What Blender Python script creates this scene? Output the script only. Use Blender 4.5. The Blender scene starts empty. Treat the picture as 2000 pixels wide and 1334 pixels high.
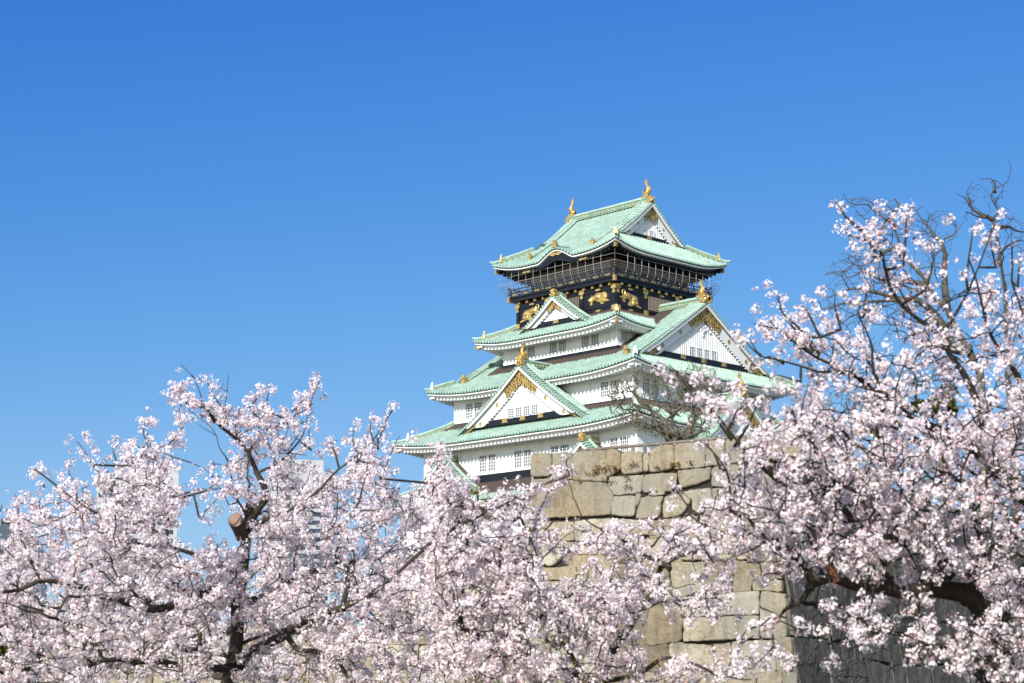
import bpy, math, random
import numpy as np
from mathutils import Vector
from mathutils.geometry import tessellate_polygon

R_ = math.radians
rng = np.random.default_rng(7)
random.seed(7)
sc = bpy.context.scene
COL = sc.collection

# ------------------------------------------------------------------ camera
FPX, PITCH = 3486.0, R_(10.9375)          # focal length in photo pixels (2000 wide)
EYE = np.array([0.0, 0.0, 1.6])
cam = bpy.data.cameras.new('camera')
cam.sensor_width = 36.0
cam.lens = FPX / 2000.0 * 36.0
cam.clip_start, cam.clip_end = 0.5, 12000
cam.dof.use_dof = True
cam.dof.focus_distance = 210.0
cam.dof.aperture_fstop = 7.1
co = bpy.data.objects.new('camera', cam)
COL.objects.link(co)
co.location = EYE
co.rotation_euler = (R_(90) + PITCH, 0, 0)
sc.camera = co
FW = np.array([0, math.cos(PITCH), math.sin(PITCH)])
UP = np.array([0, -math.sin(PITCH), math.cos(PITCH)])
RT = np.array([1.0, 0, 0])

def ray(px, py):
    return FW + RT * (px - 1000) / FPX - UP * (py - 667) / FPX

def at(px, py, d):
    """world point seen at photo pixel (px, py) at ground distance d"""
    v = ray(px, py)
    return EYE + v * (d / v[1])

# ------------------------------------------------------------------ sun and sky
TH = R_(45.884)                            # castle turned by -TH
def rot_c(v):
    c, s = math.cos(-TH), math.sin(-TH)
    return np.array([v[0] * c - v[1] * s, v[0] * s + v[1] * c, v[2]])
SUN = np.array([0.32, -0.82, 0.47]); SUN /= np.linalg.norm(SUN)
SUNW = rot_c(SUN)
SUN_EL = math.asin(SUNW[2])
sl = bpy.data.lights.new('sun', 'SUN')
sl.energy = 4.6
sl.angle = R_(0.53)
sl.color = (1.0, 0.955, 0.89)
so = bpy.data.objects.new('sun', sl)
COL.objects.link(so)
so.rotation_euler = Vector(SUNW).to_track_quat('Z', 'Y').to_euler()
so.location = (-20, -40, 60)

w = bpy.data.worlds.new('World')
sc.world = w
w.use_nodes = True
nt = w.node_tree
nt.nodes.clear()
sky = nt.nodes.new('ShaderNodeTexSky')
sky.sky_type = 'NISHITA'
sky.sun_disc = False
sky.sun_elevation = SUN_EL
sky.sun_rotation = math.atan2(SUNW[0], SUNW[1])
sky.altitude = 0
sky.air_density = 1.0
sky.dust_density = 0.25
sky.ozone_density = 3.0
bg = nt.nodes.new('ShaderNodeBackground')
bg.inputs['Strength'].default_value = 0.15
out = nt.nodes.new('ShaderNodeOutputWorld')
# deepen the blue of the clear sky, channel by channel
def wmath(op, a, b):
    n_ = nt.nodes.new('ShaderNodeMath')
    n_.operation = op
    for i_, v_ in enumerate((a, b)):
        if hasattr(v_, 'is_output'):
            nt.links.new(v_, n_.inputs[i_])
        else:
            n_.inputs[i_].default_value = v_
    return n_.outputs[0]
sep = nt.nodes.new('ShaderNodeSeparateColor')
com = nt.nodes.new('ShaderNodeCombineColor')
nt.links.new(sky.outputs[0], sep.inputs[0])
for i_, (pw, k0, k1) in enumerate(((2.1, 0.98, 2.3), (1.5, 1.16, 1.22), (1.0, 0.66, 0.96))):
    c_ = wmath('POWER', wmath('MULTIPLY', sep.outputs[i_], 0.15), pw)
    c_ = wmath('DIVIDE', c_, wmath('ADD', wmath('MULTIPLY', c_, k1), k0))
    nt.links.new(wmath('DIVIDE', c_, 0.15), com.inputs[i_])
# the deep blue holds on the side away from the sun; towards the sun the sky stays pale
geo = nt.nodes.new('ShaderNodeTexCoord')
dot = nt.nodes.new('ShaderNodeVectorMath')
dot.operation = 'DOT_PRODUCT'
dot.inputs[1].default_value = tuple(SUNW)
nt.links.new(geo.outputs['Generated'], dot.inputs[0])
mr = nt.nodes.new('ShaderNodeMapRange')
mr.interpolation_type = 'SMOOTHSTEP'
mr.inputs['From Min'].default_value = -0.35
mr.inputs['From Max'].default_value = 0.3
nt.links.new(dot.outputs['Value'], mr.inputs['Value'])
mixs = nt.nodes.new('ShaderNodeMix')
mixs.data_type = 'RGBA'
nt.links.new(mr.outputs[0], mixs.inputs[0])
nt.links.new(com.outputs[0], mixs.inputs[6])
nt.links.new(sky.outputs[0], mixs.inputs[7])
nt.links.new(mixs.outputs[2], bg.inputs[0])
nt.links.new(bg.outputs[0], out.inputs[0])

sc.view_settings.view_transform = 'Standard'
sc.view_settings.look = 'None'
sc.view_settings.exposure = 0.4
sc.view_settings.gamma = 1.0
sc.render.engine = 'CYCLES'
sc.cycles.max_bounces = 6
sc.cycles.diffuse_bounces = 4
sc.cycles.transmission_bounces = 4
sc.cycles.use_denoising = True

# ------------------------------------------------------------------ materials
def mat(name, color, rough=0.6, metal=0.0, spec=0.4):
    m = bpy.data.materials.new(name)
    m.use_nodes = True
    b = m.node_tree.nodes['Principled BSDF']
    b.inputs['Base Color'].default_value = (*color, 1)
    b.inputs['Roughness'].default_value = rough
    b.inputs['Metallic'].default_value = metal
    b.inputs['Specular IOR Level'].default_value = spec
    return m

def N(m, t, **kw):
    n = m.node_tree.nodes.new(t)
    for k, v in kw.items():
        setattr(n, k, v)
    return n

def L(m, a, b):
    m.node_tree.links.new(a, b)

def BS(m):
    return m.node_tree.nodes['Principled BSDF']

def noise(m, scale, detail=4, rough=0.6, vec=None, stretch=None):
    tc = N(m, 'ShaderNodeTexCoord')
    n = N(m, 'ShaderNodeTexNoise')
    n.inputs['Scale'].default_value = scale
    n.inputs['Detail'].default_value = detail
    n.inputs['Roughness'].default_value = rough
    src = tc.outputs['Object']
    if stretch:
        mp = N(m, 'ShaderNodeMapping')
        mp.inputs['Scale'].default_value = stretch
        L(m, src, mp.inputs['Vector'])
        src = mp.outputs[0]
    L(m, src, n.inputs['Vector'])
    return n

def ramp(m, src, stops):
    r = N(m, 'ShaderNodeValToRGB')
    e = r.color_ramp.elements
    e[0].position, e[0].color = stops[0][0], (*stops[0][1], 1)
    e[1].position, e[1].color = stops[-1][0], (*stops[-1][1], 1)
    for p, c in stops[1:-1]:
        q = e.new(p)
        q.color = (*c, 1)
    L(m, src, r.inputs[0])
    return r

def mix(m, fac, a, b, mode='MIX'):
    n = N(m, 'ShaderNodeMix', data_type='RGBA', blend_type=mode)
    for sock, v in ((n.inputs[0], fac), (n.inputs[6], a), (n.inputs[7], b)):
        if hasattr(v, 'is_output'):
            L(m, v, sock)
        elif isinstance(v, (int, float)):
            sock.default_value = v
        else:
            sock.default_value = (*v, 1)
    return n.outputs[2]

def bump(m, src, strength, dist=0.05):
    b = N(m, 'ShaderNodeBump')
    b.inputs['Strength'].default_value = strength
    b.inputs['Distance'].default_value = dist
    L(m, src, b.inputs['Height'])
    L(m, b.outputs[0], BS(m).inputs['Normal'])

# verdigris copper tiles; 'shelter' marks the part under the eave above, which stayed brown
def copper(name, hue=(0.385, 0.53, 0.445), dark=0.75):
    m = mat(name, hue, 0.62)
    n1 = noise(m, 0.9, 6, 0.7)
    n2 = noise(m, 5.0, 3, 0.6)
    c1 = ramp(m, n1.outputs[0], [(0.25, tuple(c * dark for c in hue)), (0.5, hue), (0.75, tuple(min(1, c * 1.2) for c in hue))])
    c2 = ramp(m, n2.outputs[0], [(0.32, (0.62, 0.6, 0.52)), (0.55, (1, 1, 1))])
    c = mix(m, 0.55, c1.outputs[0], c2.outputs[0], 'MULTIPLY')
    n4 = noise(m, 0.35, 8, 0.85)
    c4 = ramp(m, n4.outputs[0], [(0.35, (0.72, 0.80, 0.80)), (0.5, (1, 1, 1)), (0.68, (1.18, 1.06, 1.02))])
    c = mix(m, 0.8, c, c4.outputs[0], 'MULTIPLY')
    n5 = noise(m, 9.0, 3, 0.6)
    c5 = ramp(m, n5.outputs[0], [(0.36, (0.45, 0.5, 0.48)), (0.5, (1, 1, 1))])
    c = mix(m, 0.6, c, c5.outputs[0], 'MULTIPLY')
    pn = N(m, 'ShaderNodeAttribute', attribute_name='pan')         # pan tiles coloured darker, standing in for shade between the ribs
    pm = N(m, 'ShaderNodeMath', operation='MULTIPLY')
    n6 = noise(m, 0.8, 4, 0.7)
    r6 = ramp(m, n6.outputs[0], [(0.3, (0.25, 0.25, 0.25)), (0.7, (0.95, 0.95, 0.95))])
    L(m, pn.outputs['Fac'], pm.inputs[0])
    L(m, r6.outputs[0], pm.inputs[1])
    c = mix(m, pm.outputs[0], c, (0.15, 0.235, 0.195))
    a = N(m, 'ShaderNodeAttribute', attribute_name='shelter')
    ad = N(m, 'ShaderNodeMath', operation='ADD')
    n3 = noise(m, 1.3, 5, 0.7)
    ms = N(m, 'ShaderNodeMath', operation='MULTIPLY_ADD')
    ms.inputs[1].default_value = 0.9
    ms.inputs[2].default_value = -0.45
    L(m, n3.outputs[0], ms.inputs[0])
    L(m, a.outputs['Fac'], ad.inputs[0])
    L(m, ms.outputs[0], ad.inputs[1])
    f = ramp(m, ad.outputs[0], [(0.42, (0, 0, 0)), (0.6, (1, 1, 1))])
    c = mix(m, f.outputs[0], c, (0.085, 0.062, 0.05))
    L(m, c, BS(m).inputs['Base Color'])
    return m

M = {}
M['tile'] = copper('verdigris_tile')
M['ridge'] = copper('verdigris_ridge', (0.36, 0.505, 0.425), 0.6)
M['olive'] = copper('weathered_ridge', (0.20, 0.27, 0.17), 0.7)
M['tile_dark'] = copper('dark_verdigris', (0.035, 0.085, 0.07), 0.7)
m = M['plaster'] = mat('white_plaster', (0.80, 0.80, 0.79), 0.8, 0, 0.2)
n = noise(m, 0.9, 8, 0.75, stretch=(1, 1, 0.16))
c = ramp(m, n.outputs[0], [(0.30, (0.60, 0.59, 0.55)), (0.46, (0.79, 0.785, 0.765)), (0.6, (0.82, 0.82, 0.81))])
L(m, c.outputs[0], BS(m).inputs['Base Color'])
M['trim'] = mat('white_trim', (0.74, 0.74, 0.74), 0.7, 0, 0.2)
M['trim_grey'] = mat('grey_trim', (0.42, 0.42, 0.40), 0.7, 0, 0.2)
M['lacquer'] = mat('black_lacquer', (0.010, 0.011, 0.016), 0.4, 0, 0.3)
M['board'] = mat('dark_board', (0.24, 0.195, 0.16), 0.6)
M['glass'] = mat('dark_glass', (0.012, 0.014, 0.018), 0.12, 0, 0.6)
M['pane'] = mat('window_dark', (0.09, 0.093, 0.097), 0.5)
m = M['gold'] = mat('gilding', (0.7, 0.5, 0.2), 0.42, 0.6)
n = noise(m, 2.5, 3)
c = ramp(m, n.outputs[0], [(0.35, (0.42, 0.27, 0.08)), (0.65, (0.68, 0.49, 0.19))])
L(m, c.outputs[0], BS(m).inputs['Base Color'])
m = M['filigree'] = mat('gilt_filigree', (0.7, 0.45, 0.1), 0.45, 0.6)
tc = N(m, 'ShaderNodeTexCoord')
v = N(m, 'ShaderNodeTexVoronoi', feature='DISTANCE_TO_EDGE')
v.inputs['Scale'].default_value = 2.6
L(m, tc.outputs['Object'], v.inputs['Vector'])
c = ramp(m, v.outputs['Distance'], [(0.1, (0.58, 0.41, 0.14)), (0.2, (0.17, 0.11, 0.04))])
L(m, c.outputs[0], BS(m).inputs['Base Color'])
bump(m, v.outputs['Distance'], 0.8, 0.2)
M['wire'] = mat('net_wire', (0.42, 0.42, 0.41), 0.4, 0.2)
M['veil'] = mat('net_thread', (0.16, 0.17, 0.19), 0.6)

# stones: tone comes from a per-stone attribute
def stone_mat(name, grey=0.0):
    m = mat(name, (0.4, 0.33, 0.22), 0.85, 0, 0.15)
    a = N(m, 'ShaderNodeAttribute', attribute_name='tone')
    base = ramp(m, a.outputs['Fac'], [(0.0, (0.19, 0.155, 0.105)), (0.25, (0.28, 0.225, 0.145)), (0.5, (0.36, 0.295, 0.19)),
                                      (0.75, (0.40, 0.35, 0.255)), (1.0, (0.49, 0.45, 0.36))])
    n1 = noise(m, 1.1, 7, 0.72)
    c1 = ramp(m, n1.outputs[0], [(0.3, (0.5, 0.47, 0.43)), (0.5, (1, 1, 1)), (0.72, (1.2, 1.08, 0.9))])
    c = mix(m, 0.9, base.outputs[0], c1.outputs[0], 'MULTIPLY')
    n2 = noise(m, 16, 5, 0.75)
    c2 = ramp(m, n2.outputs[0], [(0.33, (0.38, 0.35, 0.31)), (0.5, (1, 1, 1)), (0.7, (1.2, 1.17, 1.12))])
    c = mix(m, 0.75, c, c2.outputs[0], 'MULTIPLY')
    n3 = noise(m, 2.0, 6, 0.7, stretch=(1.6, 1.6, 0.28))       # rain streaks
    f3 = ramp(m, n3.outputs[0], [(0.5, (0, 0, 0)), (0.68, (1, 1, 1))])
    f3 = mix(m, 0.75, (0, 0, 0), f3.outputs[0])
    c = mix(m, f3, c, (0.115, 0.10, 0.082))
    n7 = noise(m, 0.55, 6, 0.65)                                 # grey lichen bloom
    f7 = ramp(m, n7.outputs[0], [(0.44, (0, 0, 0)), (0.62, (0.7, 0.7, 0.7))])
    c = mix(m, f7.outputs[0], c, (0.235, 0.225, 0.19))
    n5 = noise(m, 0.8, 5, 0.7)                                   # iron stains
    f5 = ramp(m, n5.outputs[0], [(0.60, (0, 0, 0)), (0.75, (0.55, 0.55, 0.55))])
    c = mix(m, f5.outputs[0], c, (0.34, 0.185, 0.07))
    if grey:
        c = mix(m, grey, c, (0.105, 0.095, 0.08))  # same stone mixed darker and greyer, shade put into its colour
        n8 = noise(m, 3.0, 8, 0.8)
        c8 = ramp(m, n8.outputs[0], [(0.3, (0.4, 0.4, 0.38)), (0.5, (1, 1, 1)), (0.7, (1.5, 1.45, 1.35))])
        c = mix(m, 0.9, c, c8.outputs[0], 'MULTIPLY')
    L(m, c, BS(m).inputs['Base Color'])
    n4 = noise(m, 9, 8, 0.75)
    bump(m, n4.outputs[0], 0.8, 0.08)
    return m
M['stone'] = stone_mat('granite_block')
M['stone_shade'] = stone_mat('shaded_granite', 0.72)
m = M['base_stone'] = mat('base_masonry', (0.3, 0.25, 0.17), 0.9, 0, 0.15)
tc = N(m, 'ShaderNodeTexCoord')
mp = N(m, 'ShaderNodeMapping')
mp.inputs['Scale'].default_value = (0.62, 0.62, 0.95)
L(m, tc.outputs['Object'], mp.inputs['Vector'])
v1 = N(m, 'ShaderNodeTexVoronoi', feature='DISTANCE_TO_EDGE')
v2 = N(m, 'ShaderNodeTexVoronoi', feature='F1')
for v_ in (v1, v2):
    v_.inputs['Scale'].default_value = 1.0
    v_.inputs['Randomness'].default_value = 0.8
    L(m, mp.outputs[0], v_.inputs['Vector'])
cr = ramp(m, v2.outputs['Color'], [(0.2, (0.21, 0.175, 0.12)), (0.5, (0.33, 0.275, 0.185)), (0.8, (0.42, 0.38, 0.29))])
ce = ramp(m, v1.outputs['Distance'], [(0.02, (0.12, 0.12, 0.12)), (0.07, (1, 1, 1))])
nn = noise(m, 3.0, 7, 0.75)
cn = ramp(m, nn.outputs[0], [(0.3, (0.55, 0.53, 0.5)), (0.6, (1.1, 1.08, 1.05))])
cc_ = mix(m, 1.0, mix(m, 1.0, cr.outputs[0], ce.outputs[0], 'MULTIPLY'), cn.outputs[0], 'MULTIPLY')
L(m, cc_, BS(m).inputs['Base Color'])
bump(m, v1.outputs['Distance'], 0.6, 0.2)
M['joint'] = mat('joint_earth', (0.035, 0.03, 0.024), 0.95, 0, 0.1)

def bark_mat(name, a, b, moss):
    m = mat(name, a, 0.9, 0, 0.15)
    n = noise(m, 7, 6, 0.7, stretch=(1, 1, 0.6))
    c = ramp(m, n.outputs[0], [(0.3, a), (0.65, b)])
    n2 = noise(m, 2.2, 4, 0.6)
    f = ramp(m, n2.outputs[0], [(0.5, (0, 0, 0)), (0.68, (1, 1, 1))])
    c = mix(m, f.outputs[0], c.outputs[0], moss)
    L(m, c, BS(m).inputs['Base Color'])
    n3 = noise(m, 22, 6, 0.75)
    bump(m, n3.outputs[0], 0.8, 0.03)
    return m
M['bark'] = bark_mat('cherry_bark', (0.036, 0.028, 0.022), (0.095, 0.078, 0.062), (0.075, 0.072, 0.034))
M['bark_dark'] = bark_mat('dark_cherry_bark', (0.022, 0.018, 0.014), (0.060, 0.048, 0.036), (0.05, 0.048, 0.024))
M['bark_pale'] = bark_mat('grey_bark', (0.06, 0.052, 0.043), (0.125, 0.11, 0.092), (0.092, 0.09, 0.048))
M['bark_moss'] = bark_mat('mossy_bark', (0.085, 0.075, 0.058), (0.17, 0.152, 0.125), (0.13, 0.125, 0.05))
M['cut'] = mat('sawn_wood', (0.26, 0.17, 0.125), 0.9)
M['red_wood'] = mat('broken_wood', (0.14, 0.05, 0.025), 0.9)

def petal_mat(name):
    m = bpy.data.materials.new(name)
    m.use_nodes = True
    t = m.node_tree
    t.nodes.clear()
    a = N(m, 'ShaderNodeAttribute', attribute_name='tint')
    d = N(m, 'ShaderNodeBsdfDiffuse')
    tr = N(m, 'ShaderNodeBsdfTranslucent')
    mx = N(m, 'ShaderNodeMixShader')
    mx.inputs[0].default_value = 0.28
    L(m, a.outputs['Color'], d.inputs[0])
    L(m, a.outputs['Color'], tr.inputs[0])
    L(m, d.outputs[0], mx.inputs[1])
    L(m, tr.outputs[0], mx.inputs[2])
    o = N(m, 'ShaderNodeOutputMaterial')
    L(m, mx.outputs[0], o.inputs[0])
    return m
M['petal'] = petal_mat('cherry_petal')
M['leaf'] = petal_mat('leaf')

# ------------------------------------------------------------------ mesh builder
class MB:
    def __init__(self):
        self.v, self.q, self.t, self.qm, self.tm, self.n = [], [], [], [], [], 0
        self.attr = []
        self.attr2 = []

    def add(self, verts, quads=None, tris=None, mi=0, attr=0.0, attr2=0.0):
        verts = np.asarray(verts, float).reshape(-1, 3)
        self.v.append(verts)
        self.attr.append(np.broadcast_to(np.asarray(attr, float), (len(verts),)))
        self.attr2.append(np.broadcast_to(np.asarray(attr2, float), (len(verts),)))
        if quads is not None and len(quads):
            q = np.asarray(quads, int).reshape(-1, 4) + self.n
            self.q.append(q); self.qm.append(np.full(len(q), mi))
        if tris is not None and len(tris):
            t = np.asarray(tris, int).reshape(-1, 3) + self.n
            self.t.append(t); self.tm.append(np.full(len(t), mi))
        self.n += len(verts)

    def grid(self, P, mi=0, attr=0.0, wrap=False, attr2=0.0):
        P = np.asarray(P, float)
        a, b = P.shape[:2]
        i = np.arange(a * b).reshape(a, b)
        if wrap:
            i = np.concatenate([i, i[:, :1]], 1)
        q = np.stack([i[:-1, :-1], i[1:, :-1], i[1:, 1:], i[:-1, 1:]], -1).reshape(-1, 4)
        at_ = np.asarray(attr, float)
        self.add(P.reshape(-1, 3), q, mi=mi, attr=at_.reshape(-1) if at_.ndim else attr, attr2=np.asarray(attr2, float).reshape(-1) if np.ndim(attr2) else attr2)

    def box(self, lo, hi, mi=0, T=None):
        x0, y0, z0 = lo; x1, y1, z1 = hi
        v = np.array([[x0, y0, z0], [x1, y0, z0], [x1, y1, z0], [x0, y1, z0], [x0, y0, z1], [x1, y0, z1], [x1, y1, z1], [x0, y1, z1]], float)
        if T is not None:
            v = T(v)
        self.add(v, [[0, 3, 2, 1], [4, 5, 6, 7], [0, 1, 5, 4], [1, 2, 6, 5], [2, 3, 7, 6], [3, 0, 4, 7]], mi=mi)

    def obox(self, c, ax, ay, az, mi=0):
        """oriented box: centre and three half-axis vectors"""
        c, ax, ay, az = (np.asarray(k, float) for k in (c, ax, ay, az))
        v = [c + i * ax + j * ay + k * az for k in (-1, 1) for i, j in ((-1, -1), (1, -1), (1, 1), (-1, 1))]
        self.add(v, [[0, 3, 2, 1], [4, 5, 6, 7], [0, 1, 5, 4], [1, 2, 6, 5], [2, 3, 7, 6], [3, 0, 4, 7]], mi=mi)

    def tube(self, pts, r, k=6, mi=0, cap=True, attr=0.0):
        pts = np.asarray(pts, float)
        n = len(pts)
        r = np.broadcast_to(np.asarray(r, float), (n,))
        d = np.gradient(pts, axis=0)
        d /= np.linalg.norm(d, axis=1)[:, None] + 1e-12
        ref = np.array([0, 0, 1.0]) if abs(d[0][2]) < 0.9 else np.array([1.0, 0, 0])
        u = np.cross(d[0], ref); u /= np.linalg.norm(u)
        rings = []
        a = np.arange(k) * 2 * math.pi / k
        for i in range(n):
            u = u - d[i] * (u @ d[i])
            nu = np.linalg.norm(u)
            if nu < 1e-6:
                u = np.cross(d[i], [0.3, 0.5, 0.8]); nu = np.linalg.norm(u)
            u = u / nu
            w_ = np.cross(d[i], u)
            rings.append(pts[i] + r[i] * (np.cos(a)[:, None] * u + np.sin(a)[:, None] * w_))
        self.grid(np.array(rings), mi, attr, wrap=True)
        if cap:
            b = self.n - n * k
            for s, c in ((0, pts[0]), ((n - 1) * k, pts[-1])):
                self.add([c], mi=mi, attr=attr if np.ndim(attr) == 0 else 0)
                t = [[b + s + j - self.n + 0, b + s + (j + 1) % k - self.n, -1] for j in range(k)]
                t = np.array(t) + self.n
                t[:, 2] = self.n - 1
                self.t.append(t); self.tm.append(np.full(k, mi))

    def poly(self, pts, off, mi=0):
        """flat polygon extruded by vector off"""
        pts = np.asarray(pts, float); off = np.asarray(off, float)
        n = len(pts)
        tr = tessellate_polygon([[Vector(p) for p in pts]])
        tr = np.array([list(t) for t in tr])
        q = [[i, (i + 1) % n, n + (i + 1) % n, n + i] for i in range(n)]
        self.add(np.concatenate([pts, pts + off]), q, np.concatenate([tr, tr + n]), mi)

    def ball(self, c, rx, ry, rz, mi=0, T=None, k=8):
        th = np.linspace(0, math.pi, k // 2 + 2)[:, None]
        ph = np.arange(k)[None] * 2 * math.pi / k
        P = np.stack([rx * np.sin(th) * np.cos(ph), ry * np.sin(th) * np.sin(ph), rz * np.cos(th) + 0 * ph], -1) + np.asarray(c, float)
        if T is not None:
            P = T(P.reshape(-1, 3)).reshape(P.shape)
        self.grid(P, mi, wrap=True)

    def build(self, name, mats, parent=None, smooth=False, attr=None, off=(0, 0, 0), color=None):
        v = np.concatenate(self.v) + np.asarray(off, float)
        q = np.concatenate(self.q) if self.q else np.zeros((0, 4), int)
        t = np.concatenate(self.t) if self.t else np.zeros((0, 3), int)
        me = bpy.data.meshes.new(name)
        me.vertices.add(len(v))
        me.vertices.foreach_set('co', v.astype(np.float32).ravel())
        nl = q.size + t.size
        me.loops.add(nl)
        me.loops.foreach_set('vertex_index', np.concatenate([q.ravel(), t.ravel()]).astype(np.int32))
        me.polygons.add(len(q) + len(t))
        ls = np.concatenate([np.arange(len(q)) * 4, q.size + np.arange(len(t)) * 3]).astype(np.int32)
        me.polygons.foreach_set('loop_start', ls)
        mi = np.concatenate(self.qm + self.tm).astype(np.int32)
        if not isinstance(mats, (list, tuple)):
            mats = [mats]
        for m_ in mats:
            me.materials.append(M[m_])
        me.polygons.foreach_set('material_index', mi)
        me.polygons.foreach_set('use_smooth', np.full(len(mi), bool(smooth)))
        if attr:
            a = me.attributes.new(attr, 'FLOAT', 'POINT')
            a.data.foreach_set('value', np.concatenate(self.attr).astype(np.float32))
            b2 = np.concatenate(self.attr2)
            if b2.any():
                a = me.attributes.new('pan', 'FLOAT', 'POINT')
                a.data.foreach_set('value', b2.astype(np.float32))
        if color is not None:
            a = me.attributes.new('tint', 'FLOAT_COLOR', 'POINT')
            a.data.foreach_set('color', color.astype(np.float32).ravel())
        me.update(calc_edges=True)
        o = bpy.data.objects.new(name, me)
        COL.objects.link(o)
        if parent is not None:
            o.parent = parent
        return o

def tag(o, label=None, cat=None, group=None, kind=None):
    for k, x in (('label', label), ('category', cat), ('group', group), ('kind', kind)):
        if x:
            o[k] = x
    return o

def empty(name, loc, rz=0.0):
    o = bpy.data.objects.new(name, None)
    o.empty_display_size = 0.5
    COL.objects.link(o)
    o.location = loc
    o.rotation_euler = (0, 0, rz)
    return o

# ================================================================== CASTLE KEEP
ZB = 15.0                                   # local zero of the drawing sits 15 m above the foot of the stone base
castle = empty('castle_keep', (12.205, 217.4, 22.146 - ZB), -TH)
tag(castle, 'tall white castle keep with five tiers of green copper roofs on the hill', 'castle')
OFF = (0, 0, ZB)

def cb(mb, name, mats, parent=castle, smooth=False, attr=None, label=None):
    o = mb.build(name, mats, parent, smooth, attr, off=OFF)
    if label:
        o['label'] = label
    return o

# facing frames: (along, inward, z) -> castle local.  F front-left face, S right face, B back, W far left
def frame(face, half):
    def T(v):
        v = np.asarray(v, float)
        a, d, z = v[..., 0], v[..., 1], v[..., 2]
        if face == 'F': x, y = a, -half + d
        elif face == 'S': x, y = half - d, a
        elif face == 'B': x, y = -a, half - d
        else: x, y = -half + d, -a
        return np.stack([x, y, z], -1)
    return T

PITCH_T = 0.5
_S = np.array([0.0, 0.28, 0.33, 0.42, 0.5, 0.58, 0.67, 0.72])
_H = np.array([0.0, 0.0, 0.09, 0.145, 0.16, 0.145, 0.09, 0.0])
def tile_cols(A0, A1):
    n = max(1, int(round((A1 - A0) / PITCH_T)))
    p = (A1 - A0) / n
    x = (np.arange(n)[:, None] + _S[None]) * p + A0
    h = np.broadcast_to(_H, (n, len(_S)))
    return np.append(x.ravel(), A1), np.append(h.ravel(), 0.0), (np.arange(n) + 0.5) * p + A0

class Tier:
    """one roof: eave half sizes a (x), b (y); zm eave height mid side; lift at the corners"""
    def __init__(s, a, b, zm, lift):
        s.a, s.b, s.zm, s.lift = a, b, zm, lift

def side_half(face, a, b):
    return (a, b) if face in 'FB' else (b, a)

def lift_at(e, E):
    g = np.clip(1 - e / E, 0, 1)
    return g ** 2.3

def tile_side(mb, T, A, depth_at, z_at, rows, shelter):
    """tile surface of one side: columns across, rows up the slope"""
    x, h, centres = tile_cols(-A, A)
    dm = depth_at(np.abs(x))
    t = np.linspace(0, 1, rows + 1)
    D = dm[:, None] * t[None]
    X = np.broadcast_to(x[:, None], D.shape)
    Z = z_at(X, D) + h[:, None]
    P = np.stack([X, D, Z], -1)
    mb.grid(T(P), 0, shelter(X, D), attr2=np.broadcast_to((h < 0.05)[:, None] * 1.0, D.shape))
    return centres

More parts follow.
